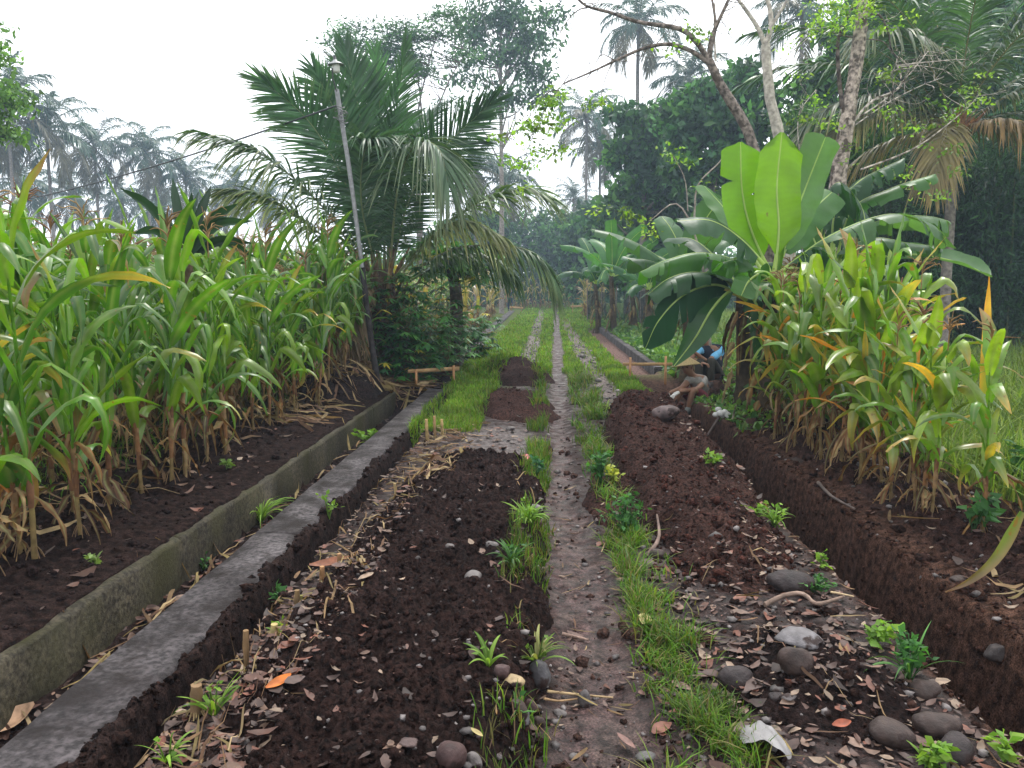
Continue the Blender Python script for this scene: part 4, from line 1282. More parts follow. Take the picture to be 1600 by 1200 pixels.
# ------------------------------------------------------------------ banana plants
def banana_leaf(mb, pts, width, col, rg, side=None, tear=.0, droop=.5, vfold=.25, petiole=.13, tipw=.12, flip=1, n=46, taper=False):
    """blade along a midrib; each side may be torn into strips that hang"""
    P = bez(pts, n); s = np.linspace(0, 1, n)
    T = norm(np.gradient(P, axis=0))
    if side is None:
        sd = np.cross(T, np.array([0, 0, 1.]))
    else:
        sd = np.cross(T, np.cross(np.asarray(side, float), T))
    sd = norm(sd); nr = norm(np.cross(sd, T))
    nr = nr * np.where(nr[:, 2:3] < 0, -1, 1) if side is None else nr * flip
    b = np.clip((s - petiole) / (1 - petiole), 0, 1)
    prof = width * .5 * np.clip(b * 6, 0, 1) ** .6 * np.clip((1.004 - b) * 13, 0, 1) ** .5 * (.9 + .1 * np.sin(b * math.pi))
    if taper: prof = width * .5 * np.clip(b * 6, 0, 1) ** .6 * np.clip((1.01 - b) * 2.2, 0, 1) ** .75
    # midrib and stalk
    rr = np.interp(s, [0, petiole, 1], [.030, .022, .004])
    mb.tube(P - nr * rr[:, None] * .6, rr, 6, (.42, .52, .18), cap=False)
    j0 = int(np.argmax(b > .005))
    for sg in (-1, 1):
        j = j0
        while j < n - 1:
            run = n - 1 - j if tear <= 0 else max(1, int(rg.geometric(tear)))
            e = min(n - 1, j + run)
            idx = np.arange(j, e + 1)
            dr = vfold if tear <= 0 else vfold + rg.uniform(-.15, droop)
            fw = rg.uniform(-.10, .18)
            rows = []
            for q, lat in enumerate((0, .06, .35, .7, 1.0)):
                w = prof[idx] * lat
                hang = -dr * lat ** 1.4
                wave = (.04 * np.sin(s[idx] * 34 + sg) + .07 * np.sin(s[idx] * 13 + sg * 2 + width * 9)) * lat
                off = sd[idx] * (sg * w * math.cos(min(1.3, abs(dr) * lat)))[:, None] + T[idx] * (w * (.28 + fw * lat))[:, None] + nr[idx] * (w * wave)[:, None]
                z = np.zeros_like(off); z[:, 2] = hang * w
                if side is not None and tear <= 0:
                    z = nr[idx] * (-vfold * w * lat)[:, None]
                rows.append(P[idx] + off + z)
            G = np.stack(rows, 1)
            if len(idx) > 1 and tear > 0 and len(idx) > 2:      # narrow the strip's outer end so a gap opens
                cpt = G.mean(0, keepdims=True)
                k = np.array([0, .0, .0, .10, .22])[None, :, None]
                G = G * (1 - k) + cpt * k
            c = np.asarray(col) * rg.uniform(.9, 1.1)
            st = .97 + .05 * ((np.arange(len(idx)) % 2))[:, None, None]
            cc = np.broadcast_to(c * st, G.shape).copy()
            cc[:, 0] = cc[:, 0] * .5 + np.array((.45, .58, .18)) * .5
            mb.grid(G if sg > 0 else G[:, ::-1], cc if sg > 0 else cc[:, ::-1])
            j = e
    return mb


def banana_stem(mb, p0, p1, r0, r1, col=(.07, .05, .03), n=14):
    z = np.linspace(0, 1, n)[:, None]
    P = np.asarray(p0) * (1 - z) + np.asarray(p1) * z
    P[:, 0] += .03 * np.sin(z[:, 0] * 5)
    cc = np.array([np.array(col) * prs.uniform(.6, 1.4) for _ in range(n)])
    mb.tube(P, np.linspace(r0, r1, n), 11, cc, wob=.08)
    for q in range(16):    # peeling dry sheaths
        t = prs.uniform(.05, .85); a = prs.uniform(0, 6.28); L = prs.uniform(.25, .7)
        b = np.asarray(p0) * (1 - t) + np.asarray(p1) * t + np.array([math.cos(a), math.sin(a), 0]) * (r0 * 1.0)
        d = np.array([math.cos(a) * .12, math.sin(a) * .12, -1])
        strap(mb, b, a, R(-60), R(-92), L, .05 * prs.uniform(.5, 1.3), np.array(DRYC[q % 5]) * .55, np.array(DRYC[q % 5]) * .45, prs, rip=.3, nseg=7)


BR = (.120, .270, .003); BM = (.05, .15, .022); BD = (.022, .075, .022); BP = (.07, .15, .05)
CAMN = (1, 0, 0)
b0 = gnd(1196, 655); b0 = np.array([b0[0], b0[1], hs1(b0[0], b0[1])])
ban = thing('banana_plant', 'big banana plant with three tall upright bright green leaves beside the two sitting workers', 'banana plant', b0)
mb = MB(); banana_stem(mb, b0 - [0, 0, .1], at(1208, 430, 9.25), .14, .075); mb.build('stem', M_BARK, ban)
LV = [  # sight points, width, colour, side hint, tear, droop, flip
    ([(1207, 432, 9.2), (1176, 365, 9.25), (1160, 300, 9.3), (1157, 222, 9.35)], .50, BR, CAMN, .035, .1, .16),
    ([(1210, 430, 9.0), (1217, 360, 8.98), (1214, 290, 9.0), (1222, 207, 9.05)], .54, (.135, .275, .003), CAMN, .03, .1, .22),
    ([(1214, 425, 9.3), (1238, 350, 9.4), (1262, 285, 9.5), (1290, 214, 9.5)], .56, BP, (1, .4, -.2), 0, 0, .12),
    ([(1212, 425, 9.5), (1240, 365, 9.8), (1268, 330, 10.0), (1300, 300, 10.3)], .5, BM, (1, .2, .1), 0, 0, .2),
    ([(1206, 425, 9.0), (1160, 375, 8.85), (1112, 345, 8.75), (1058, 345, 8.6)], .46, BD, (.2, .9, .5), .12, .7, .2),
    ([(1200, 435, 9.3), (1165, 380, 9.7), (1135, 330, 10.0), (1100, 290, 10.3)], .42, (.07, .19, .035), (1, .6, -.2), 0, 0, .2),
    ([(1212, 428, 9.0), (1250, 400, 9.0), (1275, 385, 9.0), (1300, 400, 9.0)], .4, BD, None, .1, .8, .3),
    ([(1208, 440, 8.95), (1190, 430, 8.8), (1170, 440, 8.7), (1158, 462, 8.6)], .30, BM, (1, .3, .4), 0, 0, .2),
    ([(1215, 428, 9.2), (1290, 372, 9.3), (1385, 335, 9.4), (1450, 350, 9.5), (1480, 385, 9.5)], .52, BP, None, .22, .9, .25),
]
for q, (p, w, c, sh, te, dr, vf) in enumerate(LV):
    mb = MB(); banana_leaf(mb, [at(*z) for z in p], w, c, np.random.default_rng(700 + q), sh, te, dr, vf); mb.build('leaf', M_BANANA, ban)

b1 = gnd(1162, 640); b1 = np.array([b1[0], b1[1], hs1(b1[0], b1[1])])
ban = thing('banana_plant', 'banana plant with dark torn leaves drooping low over the man in the conical hat', 'banana plant', b1)
mb = MB(); banana_stem(mb, b1 - [0, 0, .1], at(1165, 455, 9.7), .15, .085, (.055, .04, .025)); mb.build('stem', M_BARK, ban)
LV = [
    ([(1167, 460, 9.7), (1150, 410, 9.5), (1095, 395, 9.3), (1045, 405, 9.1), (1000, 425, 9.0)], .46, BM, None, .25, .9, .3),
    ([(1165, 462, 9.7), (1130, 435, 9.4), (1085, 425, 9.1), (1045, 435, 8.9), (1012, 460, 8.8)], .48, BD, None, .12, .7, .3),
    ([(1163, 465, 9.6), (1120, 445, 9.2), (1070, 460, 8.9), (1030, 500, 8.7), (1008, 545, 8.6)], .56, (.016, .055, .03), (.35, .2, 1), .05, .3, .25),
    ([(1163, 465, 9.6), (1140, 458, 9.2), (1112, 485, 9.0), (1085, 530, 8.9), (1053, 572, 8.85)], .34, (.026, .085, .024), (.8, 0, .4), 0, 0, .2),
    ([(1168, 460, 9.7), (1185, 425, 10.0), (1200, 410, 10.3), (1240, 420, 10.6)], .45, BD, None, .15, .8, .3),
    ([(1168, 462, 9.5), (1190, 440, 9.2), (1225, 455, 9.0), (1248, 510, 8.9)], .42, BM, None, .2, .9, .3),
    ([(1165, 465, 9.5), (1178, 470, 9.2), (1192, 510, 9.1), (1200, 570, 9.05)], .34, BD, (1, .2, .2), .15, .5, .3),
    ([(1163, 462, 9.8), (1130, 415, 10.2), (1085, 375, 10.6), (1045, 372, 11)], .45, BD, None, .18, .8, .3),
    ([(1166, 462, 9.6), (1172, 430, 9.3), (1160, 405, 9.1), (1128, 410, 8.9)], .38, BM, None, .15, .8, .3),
]
for q, (p, w, c, sh, te, dr, vf) in enumerate(LV):
    mb = MB(); banana_leaf(mb, [at(*z) for z in p], w, c, np.random.default_rng(720 + q), sh, te, dr, vf, taper=q in (2, 3)); mb.build('leaf', M_BANANA, ban)

b2 = at(1300, 560, 10.6); b2 = np.array([b2[0], b2[1], hs1(b2[0], b2[1])])
ban = thing('banana_plant', 'banana plant behind the right maize row whose broad leaf arches out toward the right', 'banana plant', b2)
mb = MB(); banana_stem(mb, b2 - [0, 0, .1], at(1300, 430, 10.6), .14, .08); mb.build('stem', M_BARK, ban)
LV = [
    ([(1300, 440, 10.6), (1355, 408, 10.4), (1430, 399, 10.2), (1500, 412, 10.0), (1547, 432, 9.9)], .50, BP, (.1, 1, .45), 0, 0, .3),
    ([(1300, 435, 10.6), (1330, 370, 10.6), (1390, 340, 10.5), (1450, 338, 10.4), (1482, 345, 10.3)], .48, BP, None, .2, .8, .3),
    ([(1300, 430, 10.7), (1330, 330, 10.9), (1390, 295, 11.0), (1460, 272, 11.1)], .46, BM, None, .25, .9, .3),
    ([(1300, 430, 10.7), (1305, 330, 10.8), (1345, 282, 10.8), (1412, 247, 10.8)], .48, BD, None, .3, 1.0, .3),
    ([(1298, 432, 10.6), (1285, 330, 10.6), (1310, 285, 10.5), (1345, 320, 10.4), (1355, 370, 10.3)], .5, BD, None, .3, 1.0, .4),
    ([(1302, 432, 10.5), (1320, 390, 10.2), (1370, 372, 10.0), (1420, 380, 9.9), (1470, 385, 9.8)], .46, (.05, .12, .04), None, .25, .9, .3),
    ([(1298, 432, 10.7), (1270, 370, 11.0), (1250, 320, 11.2), (1255, 270, 11.4)], .46, BM, CAMN, 0, 0, .2),
    ([(1300, 432, 10.8), (1310, 340, 11.2), (1335, 290, 11.5), (1365, 270, 11.8)], .46, BD, None, .2, .9, .3),
]
for q, (p, w, c, sh, te, dr, vf) in enumerate(LV):
    mb = MB(); banana_leaf(mb, [at(*z) for z in p], w, c, np.random.default_rng(740 + q), sh, te, dr, vf); mb.build('leaf', M_BANANA, ban)


def auto_banana(u_base, v_base, Y, htop, nl, seed, label, colr, spread=1.0, group=None):
    rg = np.random.default_rng(seed)
    c = at(u_base, v_base, Y); gz = hs1(c[0], c[1])
    t = thing('banana_plant', label, 'banana plant', (c[0], c[1], gz), group)
    top = np.array([c[0] + rg.normal(0, .05), c[1], gz + htop])
    mb = MB(); banana_stem(mb, (c[0], c[1], gz - .1), top, .13, .07); mb.build('stem', M_BARK, t)
    for q in range(nl):
        az = q * 2.4 + rg.uniform(-.3, .3); el = R(np.interp(q, [0, nl - 1], [84, 25])) + rg.normal(0, .08)
        L = rg.uniform(1.4, 2.1) * spread
        pts = auto_rachis(top, az, el, L, rg.uniform(.5, 1.5), 6)
        mb = MB(); banana_leaf(mb, pts, rg.uniform(.42, .55), np.array(colr) * rg.uniform(.7, 1.3), rg, None if q > 2 else (1, .2, 0), .0 if q < 3 else .18, .9, .25, n=30)
        mb.build('leaf', M_BANANA, t)


auto_banana(1075, 480, 13.2, 1.55, 8, 760, 'banana plant with pale torn leaves behind the drooping one, left of the upright leaves', (.045, .11, .04), .95)
BG = (.045, .125, .05)
GB = 'banana plants behind the netting fence'
auto_banana(935, 470, 30, 1.9, 9, 761, 'hazy banana plant with upright leaves left of the others behind the netting fence', BG, 1.15, GB)
auto_banana(958, 470, 27, 2.0, 9, 762, 'hazy banana plant with a tall unopened leaf in the middle behind the netting fence', (.055, .16, .045), 1.1, GB)
auto_banana(990, 470, 29, 1.7, 8, 763, 'hazy banana plant on the right behind the netting fence near the lime twig', BG, 1.1, GB)
auto_banana(1015, 475, 25, 1.5, 8, 764, 'hazy banana plant at the right end of the netting fence nearest the drooping dark leaves', (.04, .11, .045), 1.0, GB)


# ------------------------------------------------------------------ trees with leaf crowns
def crown_cloud(mb, blobs, ncl, per, cr, size, cols, rg, flat=.55, shell=.5, droop=.3, asp=.45, lflat=0.0):
    """blobs: (centre, radii) ; ncl clumps over them, each a small cloud of leaves"""
    vol = np.array([np.prod(b[1]) ** .75 for b in blobs]); pb = vol / vol.sum()
    k = rg.choice(len(blobs), ncl, p=pb)
    d = norm(rg.normal(size=(ncl, 3)))
    r = rg.uniform(0, 1, (ncl, 1)) ** shell
    C = np.array([blobs[i][0] for i in k]) + d * r * np.array([blobs[i][1] for i in k])
    cc = np.array(cols)[rg.integers(0, len(cols), ncl)] * rg.uniform(.4, 1.7, (ncl, 1))
    n = rg.poisson(per, ncl)
    idx = np.repeat(np.arange(ncl), n)
    P = C[idx] + rg.normal(size=(len(idx), 3)) * cr * np.array([1, 1, flat])
    mb.leaves(P, size * rg.uniform(.6, 1.3, len(idx)), cc[idx] * rg.uniform(.75, 1.25, (len(idx), 1)), droop, asp, lflat, rg)
    return C


def branches(mb, trunk_pts, tips, rg, r0=.06, col=(.16, .13, .11), n=7):
    tp = np.asarray(trunk_pts)
    for e in tips:
        lower = tp[tp[:, 2] < e[2] - .15]
        b = lower[rg.integers(max(0, len(lower) - 5), len(lower))] if len(lower) else tp[0]
        m = (b + e) / 2 + rg.normal(0, .15, 3) * np.linalg.norm(e - b) * .4 + [0, 0, -.06 * np.linalg.norm(e - b)]
        mb.tube(bez([b, m, e], n), np.linspace(r0, r0 * .2, n), 5, col, cap=False)


def pblob(u, v, Y, ru, rv, rd=None):
    s = Y / FPX * 1.0
    return (at(u, v, Y), np.array([ru * s, (rd or ru) * s, rv * s]))


def leafy_tree(name, label, cat, base_uv, Y, trunk, blobs, ncl, per, cr, size, cols, seed, tr=.16, nb=14, barkc=(.17, .145, .125), shell=.5, flat=.55, asp=.45, droop=.3, group=None, stems=None, lflat=0):
    if cols is LB: size, per, cr = size * 1.3, per * .72, cr * .85
    rg = np.random.default_rng(seed)
    c = at(base_uv[0], base_uv[1], Y); gz = hs1(c[0], c[1])
    t = thing(name, label, cat, (c[0], c[1], gz), group)
    bl = [pblob(b[0], b[1], Y + (b[4] if len(b) > 4 else 0), b[2], b[3]) for b in blobs]
    mb = MB()
    C = crown_cloud(mb, bl, ncl, per, cr, size, cols, rg, flat, shell, droop, asp, lflat)
    mb.build('crown', M_LEAF, t)
    mb = MB()
    for k, tp in enumerate(stems or [trunk]):
        pts = bez([(c[0], c[1], gz - .2)] + [at(q[0], q[1], Y + (q[2] if len(q) > 2 else 0)) for q in tp], 22)
        mb.tube(pts, np.linspace(tr, tr * .25, 22), 8, barkc, wob=.06)
        sel = C[rg.integers(0, len(C), nb)]
        branches(mb, pts[6:], sel, rg, tr * .35, barkc)
    mb.build('trunk', M_BARK, t)
    return t


LB = [(.034, .10, .034), (.05, .135, .038), (.026, .075, .034), (.07, .165, .04)]
LT = [(.035, .095, .038), (.045, .115, .04), (.03, .08, .04), (.06, .135, .045)]
leafy_tree('slim_tree', 'tall slim tree with a straight pale trunk and tiers of drooping leaves', 'tree', (784, 455), 47, [(784, 330), (783, 200), (782, 60), (782, -60)],
           [(785, 30, 62, 22), (740, 50, 40, 16), (830, 62, 48, 18), (775, 90, 70, 16), (735, 120, 40, 14), (835, 115, 40, 18), (850, 150, 30, 12), (715, 90, 28, 12), (800, 150, 45, 14), (760, 165, 35, 12), (790, -30, 75, 30), (850, 30, 30, 22)],
           330, 19, .40, .40, LT, 800, tr=.17, nb=34, barkc=(.24, .21, .19), shell=.6, asp=.36, droop=.9)
leafy_tree('spreading_tree', 'feathery flat-topped tree with several thin forking stems behind the young palm', 'tree', (655, 455), 38, None,
           [(540, 62, 42, 16), (600, 78, 50, 16), (560, 110, 52, 14), (640, 60, 45, 16), (690, 55, 45, 14), (640, 95, 60, 14), (530, 95, 30, 12), (700, 22, 40, 16), (720, 85, 30, 10), (545, 40, 35, 10), (610, 45, 40, 12), (590, 130, 35, 10), (650, 185, 32, 6), (690, 160, 30, 6), (660, 215, 30, 6), (520, 130, 22, 9), (655, 115, 50, 9)],
           430, 22, .34, .22, [(.045, .115, .04), (.055, .14, .045), (.065, .16, .045), (.035, .09, .04)], 801, tr=.075, nb=16, barkc=(.13, .105, .095), flat=.2, shell=.7, asp=.34, droop=.1, lflat=.5,
           stems=[[(652, 330), (650, 200), (672, 90), (690, 40)], [(654, 320), (640, 210), (610, 130), (570, 80)], [(656, 320), (660, 200), (650, 100), (640, 60)], [(660, 320), (668, 220), (700, 130), (730, 80)], [(650, 330), (625, 240), (580, 150), (540, 90)]])
leafy_tree('broadleaf_tree', 'dark broadleaf tree with layered foliage under the tall thin palm', 'tree', (1005, 455), 36, [(1005, 350), (1005, 250), (1003, 180)],
           [(1010, 190, 55, 30), (985, 235, 45, 30), (1035, 240, 45, 32), (1000, 285, 50, 28), (965, 170, 18, 14), (1045, 300, 40, 30), (975, 320, 40, 25)], 380, 22, .27, .31, LB, 802, tr=.2, asp=.5)
leafy_tree('broadleaf_tree', 'largest dark broadleaf tree, its dense crown filling the gap behind the left bare branch', 'tree', (1110, 455), 31, [(1110, 350), (1112, 250), (1115, 120)],
           [(1105, 150, 40, 26), (1165, 132, 36, 28), (1080, 195, 45, 34), (1140, 200, 62, 42), (1190, 175, 35, 40), (1090, 255, 50, 32), (1160, 270, 60, 32), (1060, 165, 22, 16)], 560, 24, .26, .29, LB, 803, tr=.22, asp=.5)
leafy_tree('broadleaf_tree', 'dark broadleaf tree between the pale bare trunk and the mottled trunk', 'tree', (1262, 455), 27, [(1262, 350), (1262, 250), (1262, 120)],
           [(1268, 140, 28, 24), (1250, 190, 24, 24), (1285, 195, 36, 34), (1300, 115, 30, 26), (1325, 60, 34, 28), (1240, 250, 34, 34)], 330, 22, .24, .27, LB, 804, tr=.2, asp=.5)
leafy_tree('broadleaf_tree', 'lighter green bush tree right of the upright banana leaves behind the mottled trunk', 'tree', (1290, 455), 21, [(1290, 350), (1285, 250), (1280, 180)],
           [(1265, 200, 35, 30), (1300, 215, 40, 35), (1330, 250, 40, 45), (1370, 220, 30, 40), (1260, 260, 40, 40)], 300, 22, .26, .20, [(.06, .135, .035), (.08, .17, .04), (.045, .11, .035)], 805, tr=.12, asp=.4, droop=.7)
for q, (u, v, Y, rr, lab) in enumerate([(705, 395, 64, 55, 'hazy bush tree behind the young palm fronds left of the slim trunk'), (755, 385, 68, 58, 'hazy bush tree just right of the slim trunk'), (830, 385, 78, 60, 'blue hazy bush tree left of the end of the road'),
                                        (880, 380, 74, 50, 'blue hazy bush tree over the end of the road'), (920, 365, 60, 45, 'hazy dark tree left of the banana plants behind the fence'), (980, 350, 44, 50, 'hazy dark tree above the banana plants behind the fence'), (1050, 345, 38, 55, 'dark tree low behind the pale torn banana leaves')]):
    leafy_tree('bush_tree', lab, 'tree', (u, 455), Y, [(u, v), (u + 5, v - rr * .5)], [(u, v, rr, rr * .8), (u - rr * .5, v + 20, rr * .6, rr * .5), (u + rr * .5, v + 15, rr * .6, rr * .5), (u + 10, v - rr * .6, rr * .6, rr * .4), (u, v + 60, rr, 35)],
               420, 22, .45, .42, LB, 820 + q, tr=.18, asp=.5, nb=8)
# bamboo grove on the right
rg = np.random.default_rng(840)
for q, (u, Y) in enumerate([(1330, 24), (1395, 22), (1455, 24), (1520, 22), (1580, 21), (1645, 22)]):
    c = at(u, 470, Y); gz = hs1(c[0], c[1])
    t = thing('bamboo_clump', ['dark bamboo clump just right of the mottled trunk', 'dark bamboo clump left of the yellowing palm stem', 'dark bamboo clump directly behind the yellowing palm stem', 'dark bamboo clump right of the yellowing palm stem',
                               'dark bamboo clump behind the orange maize leaf at the right', 'dark bamboo clump cut off by the right edge of the photo'][q], 'bamboo', (c[0], c[1], gz), 'bamboo grove on the right')
    mb = MB()
    ends = []
    for k in range(16):
        a = rg.uniform(0, 6.28); r_ = rg.uniform(.1, .5)
        p = auto_rachis((c[0] + r_ * math.cos(a), c[1] + r_ * math.sin(a), gz - .1), a, R(rg.uniform(80, 88)), rg.uniform(4.5, 7.5), rg.uniform(.4, 1.3), 12, 2.2)
        mb.tube(p, np.linspace(.035, .006, 12), 5, (.09, .11, .045), cap=False)
        ends.extend(list(p[2:]))
    mb.build('culms', M_BARK, t)
    ends = np.array(ends)
    mb = MB()
    bl = [(e, np.array([.55, .55, .45])) for e in ends] + [((c[0] + rg.normal(0, .9), c[1] + rg.normal(0, .5), gz + rg.uniform(.5, 3.4)), np.array([.7, .6, .7])) for _ in range(30)]
    crown_cloud(mb, bl, 620, 20, .22, .24, [(.030, .078, .030), (.040, .10, .032), (.022, .058, .028)], rg, .7, .6, 1.0, .2)
    mb.build('foliage', M_LEAF, t)
for q, (u, v, Y, ru) in enumerate([(1410, 90, 30, 90), (1560, 130, 27, 90)]):
    leafy_tree('broadleaf_tree', ['shadowy tree filling the sky behind the dry twigs at the upper right', 'shadowy tree behind the yellowing palm at the right edge'][q], 'tree', (u, 455), Y, [(u, 300), (u, 150)],
               [(u, v, ru, 90), (u - 40, v + 110, 80, 70), (u + 40, v + 120, 80, 70), (u, v - 110, 80, 60), (u + 20, v + 210, 90, 60)], 900, 24, .34, .30, LB, 850 + q, tr=.22)
# distant wood closing the view
mb = MB()
rg = np.random.default_rng(860)
bl = []
for k in range(150):
    x = rg.uniform(-95, 80); y = rg.uniform(84, 104) if x < 10 else rg.uniform(48, 80)
    h = rg.uniform(2.0, 4.2) if -14 < x < 8 else rg.uniform(3.0, 6.0)
    bl.append(((x, y, h * .5), np.array([rg.uniform(3, 5.5), 2.5, h * .62])))
crown_cloud(mb, bl, 5200, 16, .8, .75, LB, rg, .7, .5)
for b in bl:
    mb.tube([(b[0][0], b[0][1], -.3), (b[0][0], b[0][1], b[0][2] * 1.2)], [.2, .1], 5, (.12, .1, .09), cap=False)
tag(mb.build('distant_wood', M_LEAF), kind='stuff')

# ------------------------------------------------------------------ nearly bare trees with lime leaves
LIME = [(.15, .28, .02), (.19, .32, .025), (.10, .21, .02), (.22, .33, .04)]


def limb(mb, pts, Y, r0, r1, col, n=16, wob=.08):
    p = bez([at(q[0], q[1], q[2] if len(q) > 2 else Y) for q in pts], n)
    mb.tube(p, np.linspace(r0, r1, n), 8, col, cap=True, wob=wob)
    return p


def twigs(mb, p, rg, n, L, col, r=.006):
    out = []
    for k in range(n):
        b = p[rg.integers(len(p) // 4, len(p))]
        d = norm(rg.normal(size=3) + [0, 0, .3])
        e = b + d * L * rg.uniform(.4, 1.2)
        m = (b + e) / 2 + rg.normal(0, .1, 3) * L
        q = bez([b, m, e], 7)
        mb.tube(q, np.linspace(r, r * .3, 7), 4, col, cap=False)
        out.append(q)
        for j in range(2):
            b2 = q[rg.integers(2, 6)]; e2 = b2 + norm(rg.normal(size=3)) * L * .4
            mb.tube([b2, (b2 + e2) / 2 + rg.normal(0, .03, 3), e2], [r * .5, r * .4, r * .2], 3, col, cap=False)
            out.append(np.array([b2, e2]))
    return out


def lime(mb, spots, Y, rg, size=.13, per=26):
    for (u, v, ru, rv) in spots:
        b = [pblob(u, v, Y, ru, rv)]
        n = max(3, int(ru * rv / 24))
        crown_cloud(mb, b, n, per * .34, .09, size * .72, LIME, rg, .4, .7, .5, .5, .3)


rg = np.random.default_rng(870)
BK = (.16, .13, .112)
Y = 11.8
g0 = at(1206, 500, Y); gz = hs1(g0[0], g0[1])
t = thing('bare_tree', 'nearly bare dark tree leaning left over the road with two long arching limbs', 'tree', (g0[0], g0[1], gz))
mb = MB()
p = limb(mb, [(1206, 560), (1195, 330), (1172, 215), (1130, 140), (1108, 95)], Y, .10, .060, BK)
p1 = limb(mb, [(1108, 95), (1085, 62), (1058, 44), (1000, 35), (955, 20), (918, 10), (898, -6)], Y, .045, .014, BK, 20)
p2 = limb(mb, [(1110, 100), (1080, 80), (1045, 69), (1005, 76), (965, 93), (925, 112), (880, 131)], Y, .038, .010, BK, 20)
p3 = limb(mb, [(1108, 95), (1112, 60), (1122, 35), (1142, -8)], Y, .042, .02, BK)
p4 = limb(mb, [(1110, 80), (1118, 40), (1112, -5)], Y, .028, .015, BK, 8)
p5 = limb(mb, [(960, 94), (940, 85), (928, 105)], Y, .010, .004, BK, 6)
p6 = limb(mb, [(955, 100), (945, 125), (940, 150), (942, 175)], Y, .007, .003, BK, 8)
p7 = limb(mb, [(925, 112), (916, 125), (914, 142)], Y, .008, .003, BK, 6)
p8 = limb(mb, [(918, 12), (905, 15), (890, 28), (872, 55)], Y, .012, .004, BK, 8)
for pp, n, L in ((p1, 14, .6), (p2, 16, .5), (p3, 7, .7), (p4, 6, .6)): twigs(mb, pp, rg, n, L, BK, .006)
p9 = limb(mb, [(880, 131), (858, 160), (838, 200), (820, 245)], Y, .008, .004, BK, 10)
p10 = limb(mb, [(872, 140), (850, 150), (815, 200), (785, 222)], Y, .007, .003, BK, 10)
twigs(mb, p9, rg, 8, .35, BK, .004); twigs(mb, p10, rg, 8, .35, BK, .004)
mb.build('trunk', M_MOTTLE, t)
mb = MB()
lime(mb, [(855, 165, 22, 22), (838, 195, 22, 16), (868, 190, 12, 18), (810, 200, 14, 10), (775, 215, 12, 8), (800, 250, 16, 8), (825, 255, 14, 10), (845, 240, 18, 9), (880, 235, 9, 14), (835, 225, 14, 8), (822, 292, 8, 6), (925, 162, 14, 9), (945, 155, 8, 8), (1080, 45, 10, 14), (1090, 62, 8, 8), (880, 145, 10, 9), (1048, 80, 6, 5)], Y, rg, .12)
mb.build('foliage', M_LEAF, t)

Y = 13.5
BK2 = (.40, .36, .31)
g0 = at(1230, 500, Y); gz = hs1(g0[0], g0[1])
t = thing('bare_tree', 'pale smooth bare tree forking high up behind the upright banana leaves', 'tree', (g0[0], g0[1], gz))
mb = MB()
limb(mb, [(1230, 560), (1232, 330), (1216, 208), (1203, 150), (1196, 70)], Y, .12, .075, BK2)
p1 = limb(mb, [(1196, 72), (1185, 45), (1165, 15), (1148, -8)], Y, .045, .025, BK2)
p2 = limb(mb, [(1196, 72), (1205, 40), (1202, 10), (1195, -10)], Y, .05, .03, BK2)
p3 = limb(mb, [(1203, 45), (1215, 25), (1235, -8)], Y, .032, .02, BK2)
p4 = limb(mb, [(1207, 110), (1230, 92), (1262, 50)], Y, .008, .003, BK2, 8)
p5 = limb(mb, [(1206, 100), (1225, 88), (1250, 70), (1275, 45)], Y, .007, .003, BK2, 8)
p6 = limb(mb, [(1118, 95), (1116, 40), (1117, 5)], Y + 1, .02, .015, BK2, 6)
twigs(mb, p4, rg, 6, .4, BK2, .004); twigs(mb, p5, rg, 6, .5, BK2, .004); twigs(mb, p1, rg, 4, .5, BK2, .004)
mb.build('trunk', M_BARK, t)
mb = MB(); lime(mb, [(1212, 38, 10, 5), (1218, 80, 12, 5), (1232, 68, 12, 6), (1152, 50, 6, 4), (1240, 112, 8, 5), (1262, 115, 6, 6)], Y, rg, .10, 14)
mb.build('foliage', M_LEAF, t)

Y = 12.4
BK3 = (.30, .245, .21)
g0 = at(1295, 520, Y); gz = hs1(g0[0], g0[1])
t = thing('mottled_tree', 'thick mottled brown trunk with bright lime new leaves and a fan of dry twigs', 'tree', (g0[0], g0[1], gz))
mb = MB()
limb(mb, [(1290, 570), (1296, 420), (1310, 280), (1325, 180), (1340, 80), (1350, -10)], Y, .155, .085, BK3, 22, .12)
pa = limb(mb, [(1316, 170), (1311, 120), (1309, 65), (1322, 30), (1332, 12)], Y, .035, .018, (.10, .08, .07), 14)
pb = limb(mb, [(1345, 60), (1352, 40), (1347, 20), (1352, -5)], Y, .05, .03, (.14, .11, .1), 10)
pc = limb(mb, [(1345, 30), (1372, 22), (1388, 50), (1392, 75), (1408, 100)], Y, .02, .008, (.10, .08, .07), 12)
pd = limb(mb, [(1330, 195), (1360, 160), (1402, 140), (1408, 120), (1400, 100)], Y, .022, .010, (.42, .37, .33), 12)
pe = limb(mb, [(1332, 190), (1390, 150), (1430, 105), (1450, 80)], Y, .014, .005, (.42, .37, .33), 12)
pf = limb(mb, [(1405, 102), (1450, 97), (1512, 93), (1520, 108)], Y, .009, .004, (.42, .37, .33), 10)
pg = limb(mb, [(1405, 104), (1440, 103), (1470, 108)], Y, .008, .004, (.42, .37, .33), 8)
ph = limb(mb, [(1330, 200), (1380, 165), (1430, 138), (1475, 120)], Y, .010, .004, (.42, .37, .33), 10)
pi_ = limb(mb, [(1345, 265), (1400, 245), (1440, 225), (1480, 195), (1515, 165), (1535, 140)], Y - .4, .016, .004, (.34, .29, .25), 14)
pj = limb(mb, [(1310, 55), (1345, 60), (1380, 65), (1395, 85)], Y, .012, .006, (.14, .11, .1), 10)
pk = limb(mb, [(1265, 290), (1250, 240), (1248, 180), (1275, 140)], Y, .010, .004, (.42, .37, .33), 10)
